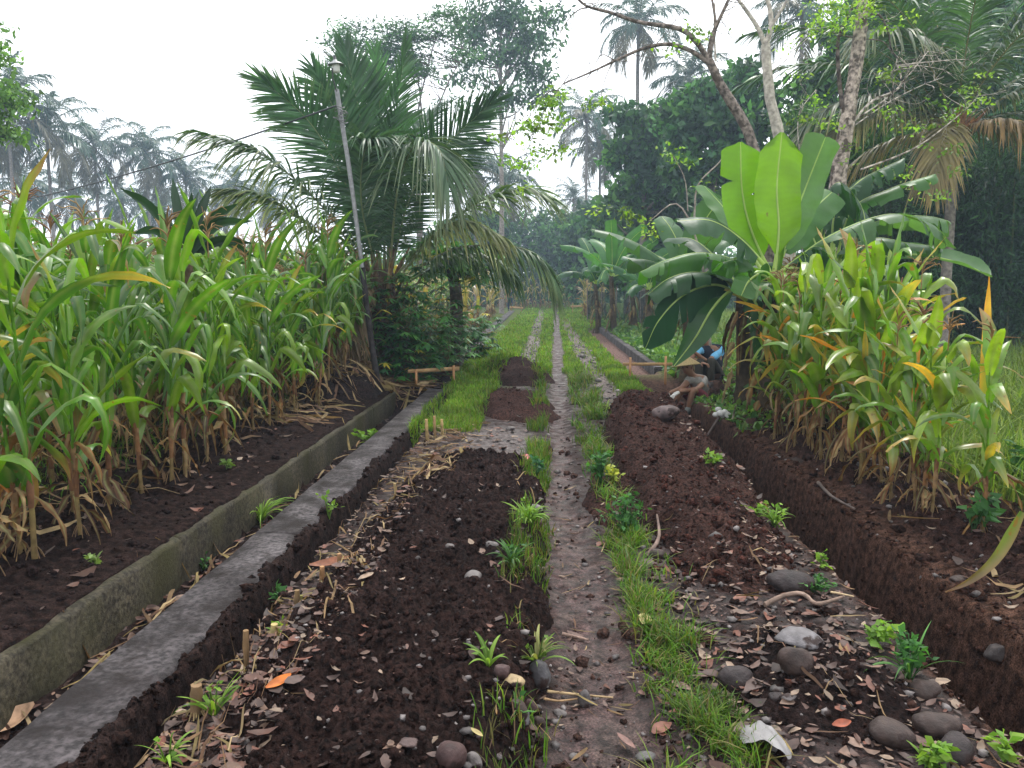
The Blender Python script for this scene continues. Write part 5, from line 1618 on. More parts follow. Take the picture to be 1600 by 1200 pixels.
for pp, n, L in ((pd, 10, .45), (pe, 14, .5), (ph, 14, .5), (pf, 8, .35), (pg, 6, .35), (pi_, 10, .4), (pc, 6, .35), (pk, 8, .4)): twigs(mb, pp, rg, n, L, (.40, .35, .31), .005)
mb.build('trunk', M_MOTTLE, t)
mb = MB()
lime(mb, [(1290, 18, 30, 18), (1325, 20, 30, 18), (1275, 40, 18, 12), (1310, 42, 22, 10), (1360, 12, 22, 12), (1342, 30, 14, 8), (1290, 70, 10, 6), (1375, 45, 14, 8), (1395, 40, 14, 7), (1420, 25, 12, 6), (1280, 160, 12, 8), (1270, 150, 8, 6),
          (1390, 120, 12, 6), (1375, 122, 10, 6), (1395, 108, 8, 5), (1383, 175, 8, 6), (1395, 172, 8, 6), (1405, 185, 7, 5), (1430, 200, 10, 5), (1455, 195, 16, 6), (1480, 185, 16, 8), (1500, 172, 16, 7), (1520, 160, 14, 6), (1535, 155, 8, 5), (1505, 140, 12, 8), (1540, 115, 10, 6), (1460, 158, 6, 5),
          (1490, 235, 10, 5), (1492, 225, 6, 5), (1492, 265, 12, 5), (1445, 225, 10, 4), (1400, 262, 20, 7), (1425, 270, 14, 5), (1385, 272, 14, 5), (1335, 230, 8, 6), (1330, 255, 9, 6), (1245, 185, 10, 5), (1265, 188, 10, 5), (1295, 195, 8, 5), (1435, 290, 10, 5), (1470, 305, 14, 5), (1445, 312, 14, 6)], Y - .3, rg, .10, 22)
mb.build('foliage', M_LEAF, t)

# a lime-leaved shoot left of the upright banana leaves
rg = np.random.default_rng(880)
Y = 11.0
g0 = at(1110, 520, Y); gz = hs1(g0[0], g0[1])
t = thing('lime_shrub', 'thin leaning shoot with small lime green leaves left of the upright banana leaves', 'shrub', (g0[0], g0[1], gz))
mb = MB()
limb(mb, [(1110, 540), (1095, 400), (1060, 320), (1015, 345)], Y, .02, .006, (.3, .26, .22), 14)
limb(mb, [(1085, 340), (1090, 290), (1120, 258), (1130, 245)], Y, .014, .006, (.3, .26, .22), 10)
limb(mb, [(1075, 330), (1070, 280), (1050, 240)], Y, .008, .004, (.3, .26, .22), 8)
mb.build('stem', M_BARK, t)
mb = MB(); lime(mb, [(1040, 236, 10, 5), (1058, 246, 14, 6), (1068, 250, 8, 5), (975, 330, 12, 6), (990, 338, 22, 9), (1005, 348, 16, 6), (942, 330, 8, 5), (1015, 365, 8, 5), (1098, 290, 6, 5)], Y, rg, .10, 22)
mb.build('foliage', M_LEAF, t)
# twig intruding from the left edge
Y = 15.0
g0 = at(-60, 500, Y); gz = hs1(g0[0], g0[1])
t = thing('edge_tree', 'light green leafy branch reaching in from the left edge before the hazy palms', 'tree', (g0[0], g0[1], gz))
mb = MB(); limb(mb, [(-60, 520), (-62, 300), (-50, 150), (-40, 60)], Y, .12, .05, BK)
pp = limb(mb, [(-55, 220), (-20, 170), (20, 165)], Y, .03, .008, BK, 8); limb(mb, [(-52, 250), (-15, 215), (15, 205)], Y, .03, .008, BK, 8)
mb.build('trunk', M_BARK, t)
mb = MB()
crown_cloud(mb, [pblob(-20, 140, Y, 26, 16), pblob(15, 148, Y, 20, 14), pblob(28, 165, Y, 14, 8), pblob(0, 205, Y, 24, 10), pblob(18, 215, Y, 14, 8), pblob(-30, 80, Y, 40, 30), pblob(2, 38, Y, 7, 5), pblob(-10, 175, Y, 20, 10), pblob(-40, 180, Y, 30, 40)], 120, 18, .16, .15, [(.10, .20, .035), (.14, .26, .04), (.08, .17, .035)], rg, .5, .6, .4, .5)
mb.build('foliage', M_LEAF, t)

# ------------------------------------------------------------------ cassava and papaya beside the young palm
def palmate(mb, c, size, rg, col):
    a0 = rg.uniform(0, 6.28); tilt = rg.uniform(-.4, .5)
    for k in range(7):
        a = a0 + (k - 3) * .62
        d = np.array([math.cos(a), math.sin(a), -.25 + rg.normal(0, .12) - tilt * .4])
        w = np.array([-math.sin(a), math.cos(a), 0])
        L = size * (1 - .09 * abs(k - 3)) * rg.uniform(.85, 1.1)
        s = np.array([0, .35, .7, 1.0]); ww = np.array([.03, .14, .11, .01]) * L
        P = c + d * L * s[:, None] + np.array([0, 0, -.15 * L]) * s[:, None] ** 2
        mb.strips(P[None], (w * ww[:, None])[None], np.asarray(col)[None])


CAS = [(.032, .115, .028), (.05, .16, .03), (.022, .085, .026), (.07, .20, .035)]
for q, (u, v, Y, h, lab) in enumerate([(607, 540, 12.9, 1.5, 'cassava shrub with fingered leaves closest to the lamp pole'), (640, 545, 12.9, 1.15, 'bushy cassava shrub with bright fingered leaves at the edge of the dug soil'), (668, 530, 13.8, 1.35, 'cassava shrub between the bushy one and the small dark trunk'),
                                       (628, 500, 12.7, 1.85, 'taller cassava shrub behind the bushy one under the palm leaf bases'), (690, 510, 15.2, 1.5, 'cassava shrub left of the small dark trunk in its shade'), (742, 505, 17.0, 1.1, 'low shrub right of the small dark trunk near the withered maize')]):
    c = at(u, v, Y); gz = hs1(c[0], c[1]); rg = np.random.default_rng(900 + q)
    t = thing('cassava_shrub', lab, 'shrub', (c[0], c[1], gz), 'cassava shrubs under the young palm')
    ms, ml = MB(), MB()
    for k in range(7):
        p = auto_rachis((c[0] + rg.normal(0, .12), c[1] + rg.normal(0, .12), gz - .05), rg.uniform(0, 6.28), R(rg.uniform(60, 88)), h * rg.uniform(.7, 1.1), rg.normal(0, .3), 8)
        ms.tube(p, np.linspace(.014, .005, 8), 5, (.14, .13, .07), cap=False)
        for j in range(26):
            b = p[rg.integers(1, 8)]; e = b + np.array([rg.normal(0, .22), rg.normal(0, .22), rg.uniform(-.05, .22)])
            ms.tube([b, e], .003, 3, (.20, .12, .06), cap=False)
            palmate(ml, e, rg.uniform(.13, .24), rg, np.array(CAS[rg.integers(0, 4)]) * rg.uniform(.7, 1.4) if rg.uniform() > .03 else (.45, .38, .04))
    ms.build('stems', M_BARK, t); ml.build('foliage', M_LEAF, t)
c = at(714, 500, 15.6); gz = hs1(c[0], c[1]); rg = np.random.default_rng(930)
t = thing('papaya_tree', 'small tree with short dark trunk and umbrella of hand-shaped leaves under the palm fronds', 'tree', (c[0], c[1], gz))
mb = MB()
pts = bez([(c[0], c[1], gz - .1), at(713, 470, 15.6), at(708, 432, 15.6), at(702, 405, 15.6)], 12)
mb.tube(pts, np.linspace(.14, .09, 12), 9, (.075, .06, .05), wob=.1)
ml = MB()
for k in range(130):
    e = at(705 + rg.normal(0, 34), 405 + rg.normal(0, 17) + .02 * 0, 15.6 + rg.normal(0, .5))
    mb.tube([pts[-1 - rg.integers(0, 3)], (pts[-1] + e) / 2 + [0, 0, .05], e], .008, 4, (.10, .14, .05), cap=False)
    palmate(ml, e, rg.uniform(.24, .40), rg, np.array(CAS[rg.integers(0, 4)]) * rg.uniform(.7, 1.3) if rg.uniform() > .06 else (.42, .34, .04))
mb.build('trunk', M_BARK, t); ml.build('foliage', M_LEAF, t)

# ground cover on the right verge and under the fence
mb = MB(); rg = np.random.default_rng(940)
n = 9000
y = depth_y(n, 13.2, 44, 1.2, rg); x = 2.25 + rg.uniform(0, 1, n) ** 1.3 * (2.2 + .05 * y)
P = on_ground(x, y, 0); P[:, 2] += rg.uniform(.02, .30, n) * (.5 + fbm(x * 1.5, y * 1.5, 3, 5))
mb.leaves(P, rg.uniform(.08, .2, n), np.array([(.05, .13, .03), (.08, .17, .035), (.12, .22, .04)])[rg.integers(0, 3, n)] * rg.uniform(.7, 1.3, (n, 1)), .0, .6, .3, rg)
n = 2500
y = rg.uniform(15, 24, n); x = -2.2 - rg.uniform(0, 1.2, n)
P = on_ground(x, y, 0); P[:, 2] += rg.uniform(.0, .16, n)
mb.leaves(P, rg.uniform(.08, .2, n), np.array([(.05, .13, .03), (.12, .16, .04), (.22, .20, .06)])[rg.integers(0, 3, n)] * rg.uniform(.7, 1.3, (n, 1)), .0, .5, .3, rg)
n = 2600
y = rg.uniform(8.3, 11.4, n); x = rg.uniform(2.0, 3.2, n)
k = (x > 2.15); y, x = y[k], x[k]; n = len(x)
P = on_ground(x, y, 0); P[:, 2] += rg.uniform(.0, .45, n) * (x > 2.6)
mb.leaves(P, rg.uniform(.05, .13, n), np.array([(.05, .13, .03), (.09, .19, .035), (.14, .24, .04)])[rg.integers(0, 3, n)] * rg.uniform(.6, 1.3, (n, 1)), .0, .6, .3, rg)
tag(mb.build('ground_cover', M_LEAF), kind='stuff')
# ------------------------------------------------------------------ lamp pole and cable
g0 = gnd(592, 612); LY = g0[1]
g0 = np.array([g0[0], LY, hs1(g0[0], LY)])
t = thing('lamp_post', 'leaning home-made lamp post with a saucer-shaped lamp shade on top', 'lamp post', g0)
mb = MB()
low = bez([g0 - [0, 0, .2], at(577, 510, LY), at(564, 400, LY)], 12)
mb.tube(low, np.linspace(.048, .042, 12), 9, (.035, .03, .03), wob=.08); mb.build('lower_pole', M_BARK, t)
mb = MB()
up = bez([at(566, 418, LY - .05), at(548, 280, LY - .05), at(526, 140, LY - .05)], 14)
mb.tube(up, np.linspace(.030, .035, 14), 9, (.20, .20, .205), wob=.05); mb.build('upper_pole', M_METAL, t)
mb = MB()
L0 = at(524, 100, LY - .1)
mb.tube([at(528, 150, LY - .06), at(520, 122, LY - .12), at(519, 106, LY - .14)], .010, 6, (.03, .03, .03)); mb.build('bracket', M_METAL, t)
mb = MB()
mb.lathe([(.0, .06), (.03, .055), (.035, .035), (.075, .02), (.115, -.005), (.118, -.012), (.11, -.008), (.05, .012), (.0, .02)], L0, (.30, .31, .31), 22, (.06, -.08, 0))
sh = mb.build('lamp_shade', M_METAL, t)
mb = MB()
mb.lathe([(.018, .11), (.022, .10), (.022, .05), (.03, .05)], L0, (.04, .04, .045), 12, (.06, -.08, 0)); mb.build('socket', M_METAL, t)
mb = MB()
mb.lathe([(.0, -.125), (.04, -.12), (.055, -.10), (.058, -.02), (.05, .0)], L0 - [0, 0, .0], (.80, .80, .76), 18, (.06, -.08, 0)); mb.build('glass', M_GLASS, t)
mb = MB()
for k in range(7):
    c = at(533 + rng.normal(0, 3), 168 + k * 4, LY - .1)
    th = np.linspace(0, 6.6, 14)
    mb.tube(np.stack([c[0] + .06 * np.cos(th + k), c[1] + .05 * np.sin(th + k), c[2] + .015 * np.sin(2 * th + k)], -1), .006, 5, (.10, .10, .10), cap=False)
mb.build('wire_coil', M_METAL, t)
mb = MB(); mb.tube(bez([L0 + [0, 0, .10], at(512, 86, LY), at(505, 78, LY)], 6), .006, 5, (.05, .05, .05)); mb.build('lead_wire', M_METAL, t)
a = at(534, 162, LY); b = at(-120, 335, 24)
s = np.linspace(0, 1, 40)[:, None]
cb = a * (1 - s) + b * s; cb[:, 2] -= .30 * 4 * (s * (1 - s))[:, 0]
mb = MB(); mb.tube(cb, .015, 5, (.05, .05, .055)); tag(mb.build('electric_cable', M_METAL, loc=a), 'thin sagging electric cable from the lamp post across the sky to the left', 'cable')
g1 = gnd(546, 592); mb = MB()
mb.tube(bez([(g1[0], g1[1], hs1(g1[0], g1[1]) - .15), at(543, 540, g1[1]), at(538, 478, g1[1])], 8), [.024] * 8, 7, (.03, .025, .022), wob=.15)
tag(mb.build('stake', M_BARK, loc=g1), 'thin dark upright stake left of the lamp post at the field edge', 'stake')


# ------------------------------------------------------------------ batter boards
def batter(label, u0, v0, u1, v1, Y0, Y1, hb, hs0, hs_1):
    a = at(u0, v0, Y0); b = at(u1, v1, Y1)
    t = thing('batter_board', label, 'wooden frame', ((a + b) / 2)[:2].tolist() + [hs1(*((a + b) / 2)[:2])], 'wooden batter boards')
    d = norm(b - a); pn = np.array([-d[1], d[0], 0]) * .014
    mb = MB()
    M = np.array([[d[0], -d[1], 0, a[0]], [d[1], d[0], 0, a[1]], [d[2], 0, 1, a[2]], [0, 0, 0, 1]])
    L = np.linalg.norm(b - a)
    mb.box((-.05, -.012, -hb / 2), (L + .05, .012, hb / 2), (.42, .26, .12), M)
    mb.build('board', M_WOOD, t, smooth=False)
    for p, hh, o in ((a + d * .08, hs0, 1), (b - d * .06, hs_1, -1)):
        g = hs1(p[0], p[1]); q = p + np.array([pn[0], pn[1], 0]) * -2.2
        mb = MB(); mb.box((q[0] - .018, q[1] - .015, g - .12), (q[0] + .018, q[1] + .015, p[2] + hh), (.42, .22, .10))
        mb.build('stake', M_WOOD, t, smooth=False)


batter('orange wooden batter board across the end of the concrete channel on the left', 642, 580, 713, 576, 12.3, 12.7, .06, .03, .06)
batter('orange wooden batter board standing just left of the man in the conical hat', 978, 569, 1046, 569, 13.3, 13.1, .05, .12, .14)
batter('small far batter board at the foot of the netting fence', 893, 479, 915, 478, 50, 50, .12, .25, .4)
batter('small far batter board beside the standing person on the left verge', 797, 480, 816, 481, 52, 52, .12, .3, .3)

# ------------------------------------------------------------------ netting fence
t = None
pts = [at(918, 500, 38), at(975, 510, 33), at(1020, 516, 30), at(1068, 520, 28)]
fz = [hs1(p[0], p[1]) for p in pts]
t = thing('netting_fence', 'dark green shade netting fence on thin posts around the hazy banana plants', 'fence', (pts[0][0], pts[0][1], fz[0]))
mb = MB()
n = 40; s = np.linspace(0, 1, n)
pl = bez([np.array([p[0], p[1], z]) for p, z in zip(pts, fz)], n)
G = np.stack([pl + np.array([0, 0, h]) + np.stack([0 * s, .06 * np.sin(s * 40 + h * 3), .05 * np.sin(s * 25) * (h > 1)], -1) for h in (0, .5, 1.0, 1.42)], 1)
mb.grid(G, (.02, .04, .04)); mb.build('net', M_NET, t)
for k in range(0, n, 5):
    mb = MB(); p = pl[k]; mb.tube([p - [0, .05, .2], p + [.02 * rng.normal(), -.05, 1.62]], .028, 6, (.15, .12, .10)); mb.build('post', M_BARK, t)

# ------------------------------------------------------------------ stones
def stone(label, u, v, wpx, hw=.7, col=(.075, .058, .057), seed=0, ang=0, name='stone', group=None, sharp=0, z0=None, tilt=0, dep=.8):
    p = gnd(u, v, 0.0)
    for _ in range(4): p = gnd(u, v, hs1(p[0], p[1]))
    w = wpx / FPX * p[1] * .5 * 1.0
    rg = np.random.default_rng(seed + int(u) * 7)
    n, m = 26, 18
    th = np.arange(n) / n * 2 * math.pi; ph = np.linspace(.01, math.pi - .01, m)
    D = np.stack([np.sin(ph)[:, None] * np.cos(th), np.sin(ph)[:, None] * np.sin(th), np.broadcast_to(np.cos(ph)[:, None], (m, n))], -1)
    r = 1 + .16 * np.sin(D[..., 0] * 2 + rg.uniform(0, 6)) * np.cos(D[..., 2] * 2 + rg.uniform(0, 6)) + .10 * np.sin(D[..., 1] * 3.1 + rg.uniform(0, 6)) + .03 * np.sin(D[..., 0] * 7 + D[..., 2] * 5)
    if sharp:      # broken faces: clip the ball by random planes
        nn = norm(rg.normal(size=(11, 3))); nn = np.concatenate([nn, [[0, 0, 1.], [0, -.8, .6]]])
        dd = rg.uniform(.55, .85, len(nn))
        k = np.maximum((D[..., None, :] * nn).sum(-1), .01)
        r = np.minimum(r, (dd / k).min(-1)) * 1.15
    V = D * r[..., None] * np.array([w, w * dep, w * hw])
    V = V @ np.array(Euler((rg.uniform(-.2, .2), tilt, ang)).to_matrix()).T
    lowz = V[..., 2].min()
    c = np.array([p[0], p[1] + w * dep * .5, 0]); gz = hs1(c[0], c[1]) if z0 is None else z0
    c[2] = gz - lowz * .42
    mb = MB()
    cc = np.array(col) * (1 + .25 * fbm(D[..., 0] * 3 + seed, D[..., 2] * 3 + D[..., 1], 3, seed)[..., None])
    mb.grid(V[::-1] + c, cc[::-1], closed=True)
    o = mb.build(name, M_STONE, loc=(c[0], c[1], gz))
    return tag(o, label, 'stone', group)


DKS = (.028, .020, .020); BRS = (.042, .027, .023); GRS = (.12, .105, .10); PKS = (.060, .033, .031)
SL = [
    ('large purple brown boulder cut by the bottom edge left of the wheel track', 705, 1200, 62, .95, PKS, 0), ('pale rounded stone touching the large purple boulder at the bottom edge', 742, 1203, 30, .9, GRS, 0),
    ('dark egg-shaped stone standing on end at the edge of the soil bed', 843, 1080, 40, 1.25, (.075, .07, .075), 0), ('small dark egg-shaped stone lying over straws in the wheel track', 913, 1104, 25, 1.3, (.07, .06, .06), 0),
    ('dark lopsided stone at the back left of the clustered stones beside the wheel track', 808, 1130, 38, 1.0, BRS, 0), ('purplish stone behind the clustered stones beside the wheel track', 828, 1116, 30, .9, PKS, 0),
    ('small brown round stone at the right of the clustered stones', 843, 1134, 22, .8, BRS, 0), ('grey squared block of rock in front of the clustered stones', 815, 1158, 30, 1.1, (.15, .14, .145), 1),
    ('pale flat pebble in the wheel track just right of the clustered stones', 875, 1120, 22, .6, GRS, 0), ('pinkish angular rock in the soil bed left of the egg-shaped stone', 783, 1058, 28, .8, PKS, 1),
    ('tan broken chunk in front of the pinkish angular rock', 800, 1071, 32, .6, (.30, .22, .12), 1), ('dark potato-shaped stone against the grass strip', 1150, 1074, 60, .68, DKS, 0),
    ('brown cone-shaped stone standing below the flat grey slab', 1246, 1052, 54, .95, BRS, 0), ('flat grey slab of rough rock lying over a hollow', 1250, 1010, 80, .42, (.13, .12, .125), 1),
    ('wide dark boulder at the foot of the brown soil bank near the curved root', 1238, 925, 68, .58, DKS, 0), ('long oval stone lying alone nearest the bottom right', 1395, 1163, 72, .52, BRS, 0),
    ('oval stone behind the round one at the bottom right', 1470, 1150, 72, .58, BRS, 0), ('round dark stone in front at the bottom right with a dimple', 1500, 1190, 60, .85, DKS, 0),
    ('grey block of rock under the round stone at the bottom right', 1462, 1200, 42, .7, (.10, .095, .085), 1), ('brown stone at the trench lip among weeds on the right', 1450, 1092, 46, .75, BRS, 0),
    ('small dark stone between the potato-shaped stone and the long oval one', 1215, 1100, 24, .55, DKS, 0), ('light grey stone half sunk in the soil bed at its lower middle', 738, 905, 30, .6, GRS, 0),
    ('light grey stone half sunk in the soil bed below the thin grass', 768, 850, 22, .7, GRS, 0), ('pale round stone at the top right corner of the soil bed', 835, 773, 26, .75, (.17, .15, .145), 0),
    ('light flat stone on the grey bare patch', 797, 672, 16, .6, GRS, 0), ('brown stone beside the curved brown twig by the grass strip', 1026, 872, 26, .7, BRS, 0),
    ('large brown boulder on the far end of the soil bank in front of the worker', 1040, 660, 46, .6, (.085, .06, .058), 0), ('tan stone at the head of the trench under the worker', 1096, 640, 26, .5, (.15, .115, .08), 0),
    ('half buried stone in the right bank near its lower end', 1500, 910, 26, .5, BRS, 0), ('dark clod of rock in the bank near the right edge', 1570, 985, 46, .6, (.035, .027, .026), 1),
    ('brown half buried stone at the near left of the soil bed with pale marks', 640, 1170, 34, .5, (.09, .06, .055), 1), ('small pale stone in the middle of the left soil bed', 702, 868, 16, .6, GRS, 0),
    ('grey stone lying at the edge of the wheel track at the bottom beside fallen leaves', 1010, 1190, 34, .4, (.10, .095, .09), 0), ('flat pebble in the wheel track at the bottom left of fallen leaves', 897, 1186, 18, .6, GRS, 0),
]
for k, (lab, u, v, w, hw, c, sh_) in enumerate(SL):
    stone(lab, u, v, w, hw, c, seed=k + 3, sharp=sh_, ang=prs.uniform(0, 6.28) if sh_ == 0 and hw > .8 else prs.uniform(-.4, .4))


# ------------------------------------------------------------------ sticks, stubble, odd bits
def gpt(u, v, dz=0):
    p = gnd(u, v, 0)
    for _ in range(4): p = gnd(u, v, hs1(p[0], p[1]) + dz)
    return np.array([p[0], p[1], hs1(p[0], p[1]) + dz])


def stick(name, label, cat, uvs, r, col, dz=.015):
    p = bez([gpt(q[0], q[1], dz + (q[2] if len(q) > 2 else 0)) for q in uvs], 16)
    mb = MB(); mb.tube(p, np.linspace(r, r * .55, 16), 7, col, wob=.15)
    return tag(mb.build(name, M_BARK, loc=p[0]), label, cat)


stick('root', 'crooked brown root lying across the ground in front of the wide dark boulder', 'root', [(1195, 945), (1225, 930, .03), (1255, 928, .05), (1275, 943, .03), (1300, 938, .03), (1318, 932)], .013, (.20, .14, .11))
stick('straw_stem', 'thin tan stem pointing right beyond the crooked root to the trench lip', 'stick', [(1298, 925, .02), (1315, 928, .02), (1334, 932, .02)], .006, (.40, .30, .18))
stick('stick', 'dark stick leaning on the right bank below the maize', 'stick', [(1278, 760), (1300, 775, .02), (1335, 795, .02)], .014, (.11, .085, .075))
stick('root', 'curved brown twig rising from the grass strip beside the soil bank', 'root', [(1010, 868), (1022, 855, .03), (1030, 835, .05), (1026, 822, .02)], .014, (.17, .12, .10))
stick('stick', 'dry straw lying across the wheel track under the small egg-shaped stone', 'stick', [(855, 1080), (900, 1085), (958, 1090)], .006, (.38, .27, .15))
stick('stick', 'second dry straw just below the one under the small egg-shaped stone', 'stick', [(850, 1092), (875, 1095), (915, 1090)], .005, (.34, .22, .12))
stick('stick', 'flat strip of bark lying in the upper wheel track', 'stick', [(878, 990), (895, 994), (920, 1000)], .009, (.22, .15, .12))
stick('stick', 'short dark twig on the far track left of the soil bank', 'stick', [(945, 630), (960, 637), (972, 643)], .016, (.08, .06, .05))
stick('stick', 'pale broken stick standing in the head of the trench right of the shovel', 'stick', [(1145, 655), (1147, 645, .08), (1150, 632, .22)], .014, (.30, .25, .20))

SB = [(385, 1075, 985, .011, (.16, .10, .05), 'tall cut maize stub standing alone at the left edge of the soil bed'), (428, 1020, 975, .016, (.34, .27, .12), 'pale cut maize stub with white top and roots behind the tall one'),
      (464, 972, 922, .012, (.15, .10, .05), 'thin dark cut maize stub up the litter strip'), (472, 968, 930, .007, (.25, .24, .08), 'greenish thin cut stub right beside the dark one'),
      (306, 1118, 1070, .020, (.20, .13, .07), 'thick torn maize stub with green sprouts near the bottom left'), (502, 925, 885, .013, (.30, .17, .08), 'reddish dry maize stub beside big brown leaves'),
      (530, 900, 865, .011, (.28, .16, .08), 'dry maize stub above the reddish one'), (620, 780, 755, .011, (.36, .27, .14), 'short dry stub halfway up the litter strip'),
      (668, 690, 655, .016, (.36, .26, .12), 'left dry stub in front of the bright grass'), (680, 685, 650, .014, (.30, .2, .1), 'middle dry stub in front of the bright grass'), (692, 682, 655, .014, (.38, .28, .13), 'right dry stub in front of the bright grass')]
for k, (u, v, vt, r, c, lab) in enumerate(SB):
    p = gpt(u, v); top = at(u + prs.normal(0, 2), vt, p[1])
    t = thing('maize_stub', lab, 'maize stub', p, 'cut maize stubs along the litter strip')
    mb = MB(); n_ = 9; z = np.linspace(0, 1, n_)[:, None]
    mb.tube((p - [0, 0, .03]) * (1 - z) + top * z, r * (1 + .2 * (np.arange(n_) % 3 == 0)), 8, np.array([np.array(c) * (1 + .5 * q) for q in np.linspace(0, 1, n_)]), wob=.1)
    mb.build('stalk', M_DRY, t)
    mb = MB()
    for q in range(12):
        a = q / 12 * 6.28 + prs.uniform(0, .4)
        mb.tube([p + [0, 0, .035], p + [.025 * math.cos(a), .025 * math.sin(a), .02], p + [.05 * math.cos(a), .05 * math.sin(a), -.02]], .003, 4, (.30, .22, .11), cap=False)
    for q in range(3):
        strap(mb, p + [0, 0, .02 + .05 * q], prs.uniform(0, 6.28), R(15), R(-60), prs.uniform(.08, .16), .010, (.17, .11, .06), (.13, .085, .05), prs, rip=.4, nseg=7)
    mb.build('roots', M_DRY, t)


def flat_leaf(name, label, cat, u, v, L, W, col, mat, ang, cup=.25, dz=.02):
    p = gpt(u, v, dz); s = np.linspace(0, 1, 10); d = np.array([math.cos(ang), math.sin(ang), .12]); w = np.array([-math.sin(ang), math.cos(ang), .25])
    P = p + d * L * (s[:, None] - .5) + np.array([0, 0, 1.]) * (cup * L * (2 * s[:, None] - 1) ** 2)
    ww = W * .5 * np.sin(np.clip(s, .04, .98) * math.pi)[:, None] ** .7
    up = np.array([0, 0, 1.])
    mb = MB(); mb.grid(np.stack([P - w * ww + up * ww * .5, P - w * ww * .5 + up * ww * .12, P, P + w * ww * .5 + up * ww * .12, P + w * ww + up * ww * .5], 1), col)
    return tag(mb.build(name, mat, loc=p), label, cat)


flat_leaf('dead_leaf', 'bright orange dead leaf on the black soil bed at the lower left', 'leaf', 436, 1077, .10, .04, (.36, .10, .015), M_LITTER, .9, .1, .03)
flat_leaf('dead_leaf', 'large reddish brown dead leaf on the litter strip beside the channel', 'leaf', 515, 882, .22, .07, (.16, .06, .03), M_LITTER, .35, .1)
flat_leaf('dead_leaf', 'pale yellow dead leaf among the grass strip', 'leaf', 1008, 970, .09, .06, (.42, .36, .16), M_LITTER, 1.2, .1, .05)
flat_leaf('dead_leaf', 'orange red dead leaf near the small black soil patch on the right', 'leaf', 1315, 1138, .07, .035, (.22, .06, .03), M_LITTER, .2, .1)
flat_leaf('dead_leaf', 'yellow dead leaf below the grey block at the bottom', 'leaf', 745, 1158, .05, .025, (.30, .24, .10), M_LITTER, 2.4, .1, .03)
flat_leaf('dead_leaf', 'broad pinkish dead leaf in the wheel track near the bottom', 'leaf', 978, 1160, .09, .035, (.16, .09, .075), M_LITTER, 2.2, .08)
flat_leaf('wrapper', 'small pink scrap lying at the top right corner of the soil bed', 'scrap', 819, 726, .17, .08, (.52, .13, .14), M_PLASTIC, 1.2, .12, .04)
flat_leaf('dead_leaf', 'big pale curled dead leaf on the concrete wall near the bottom left corner', 'leaf', 10, 1135, .22, .12, (.30, .19, .12), M_LITTER, .9, .2)
# torn white plastic scrap
p = gpt(1195, 1165, .015)
X = np.linspace(-1, 1, 12); A, B = np.meshgrid(X, X, indexing='ij')
A2 = A * np.sqrt(1 - .45 * B ** 2); B2 = B * np.sqrt(1 - .4 * A ** 2)
G = np.stack([p[0] + .07 * A2 * (1 - .25 * B2) + .02 * B2, p[1] + .08 * B2 - .05 * A2, p[2] + .015 + .035 * (1 - A ** 2) * (1 - .4 * B) + .005 * np.sin(7 * A + 4 * B)], -1)
mb = MB(); mb.grid(G, (.21, .20, .20)); tag(mb.build('plastic_scrap', M_PLASTIC, loc=p), 'crumpled torn white plastic scrap on the edge of the grass strip at the bottom', 'scrap')


# ------------------------------------------------------------------ weeds
def weed(label, u, v, hpx, wpx, nl, size, cols, seed, straps=0, asp=.6, cat='weed', name='weed'):
    p = gpt(u, v); rg = np.random.default_rng(seed)
    h = hpx / FPX * p[1]; w = wpx / FPX * p[1] * .5
    t = thing(name, label, cat, p)
    ms, ml = MB(), MB()
    for k in range(max(3, nl // 7)):
        a = rg.uniform(0, 6.28); e = p + [w * math.cos(a) * rg.uniform(.1, 1), w * math.sin(a) * rg.uniform(.1, 1), h * rg.uniform(.4, 1)]
        q = bez([p - [0, 0, .02], p * .4 + e * .6 + [0, 0, .25 * h], e], 8)
        ms.tube(q, np.linspace(.004, .0015, 8), 4, np.array(cols[0]) * .8, cap=False)
        n = nl // max(3, nl // 7) + 1
        idx = rg.integers(2, 8, n)
        ml.leaves(q[idx] + rg.normal(0, .012, (n, 3)), size * rg.uniform(.6, 1.3, n), np.array(cols)[rg.integers(0, len(cols), n)] * rg.uniform(.75, 1.3, (n, 1)), -.05, asp, .45, rg)
    for k in range(straps):
        c = np.array(cols[rg.integers(0, len(cols))]) * rg.uniform(.7, 1.3)
        strap(ml, p, rg.uniform(0, 6.28), R(rg.uniform(60, 86)), R(rg.uniform(-60, 20)), h * rg.uniform(.8, 1.6), .007 * rg.uniform(.7, 1.5), c, c * 1.1, rg, rip=.05, nseg=9)
    ms.build('stems', M_GRASS, t) if ms.n else None
    ml.build('leaves', M_GRASS, t)


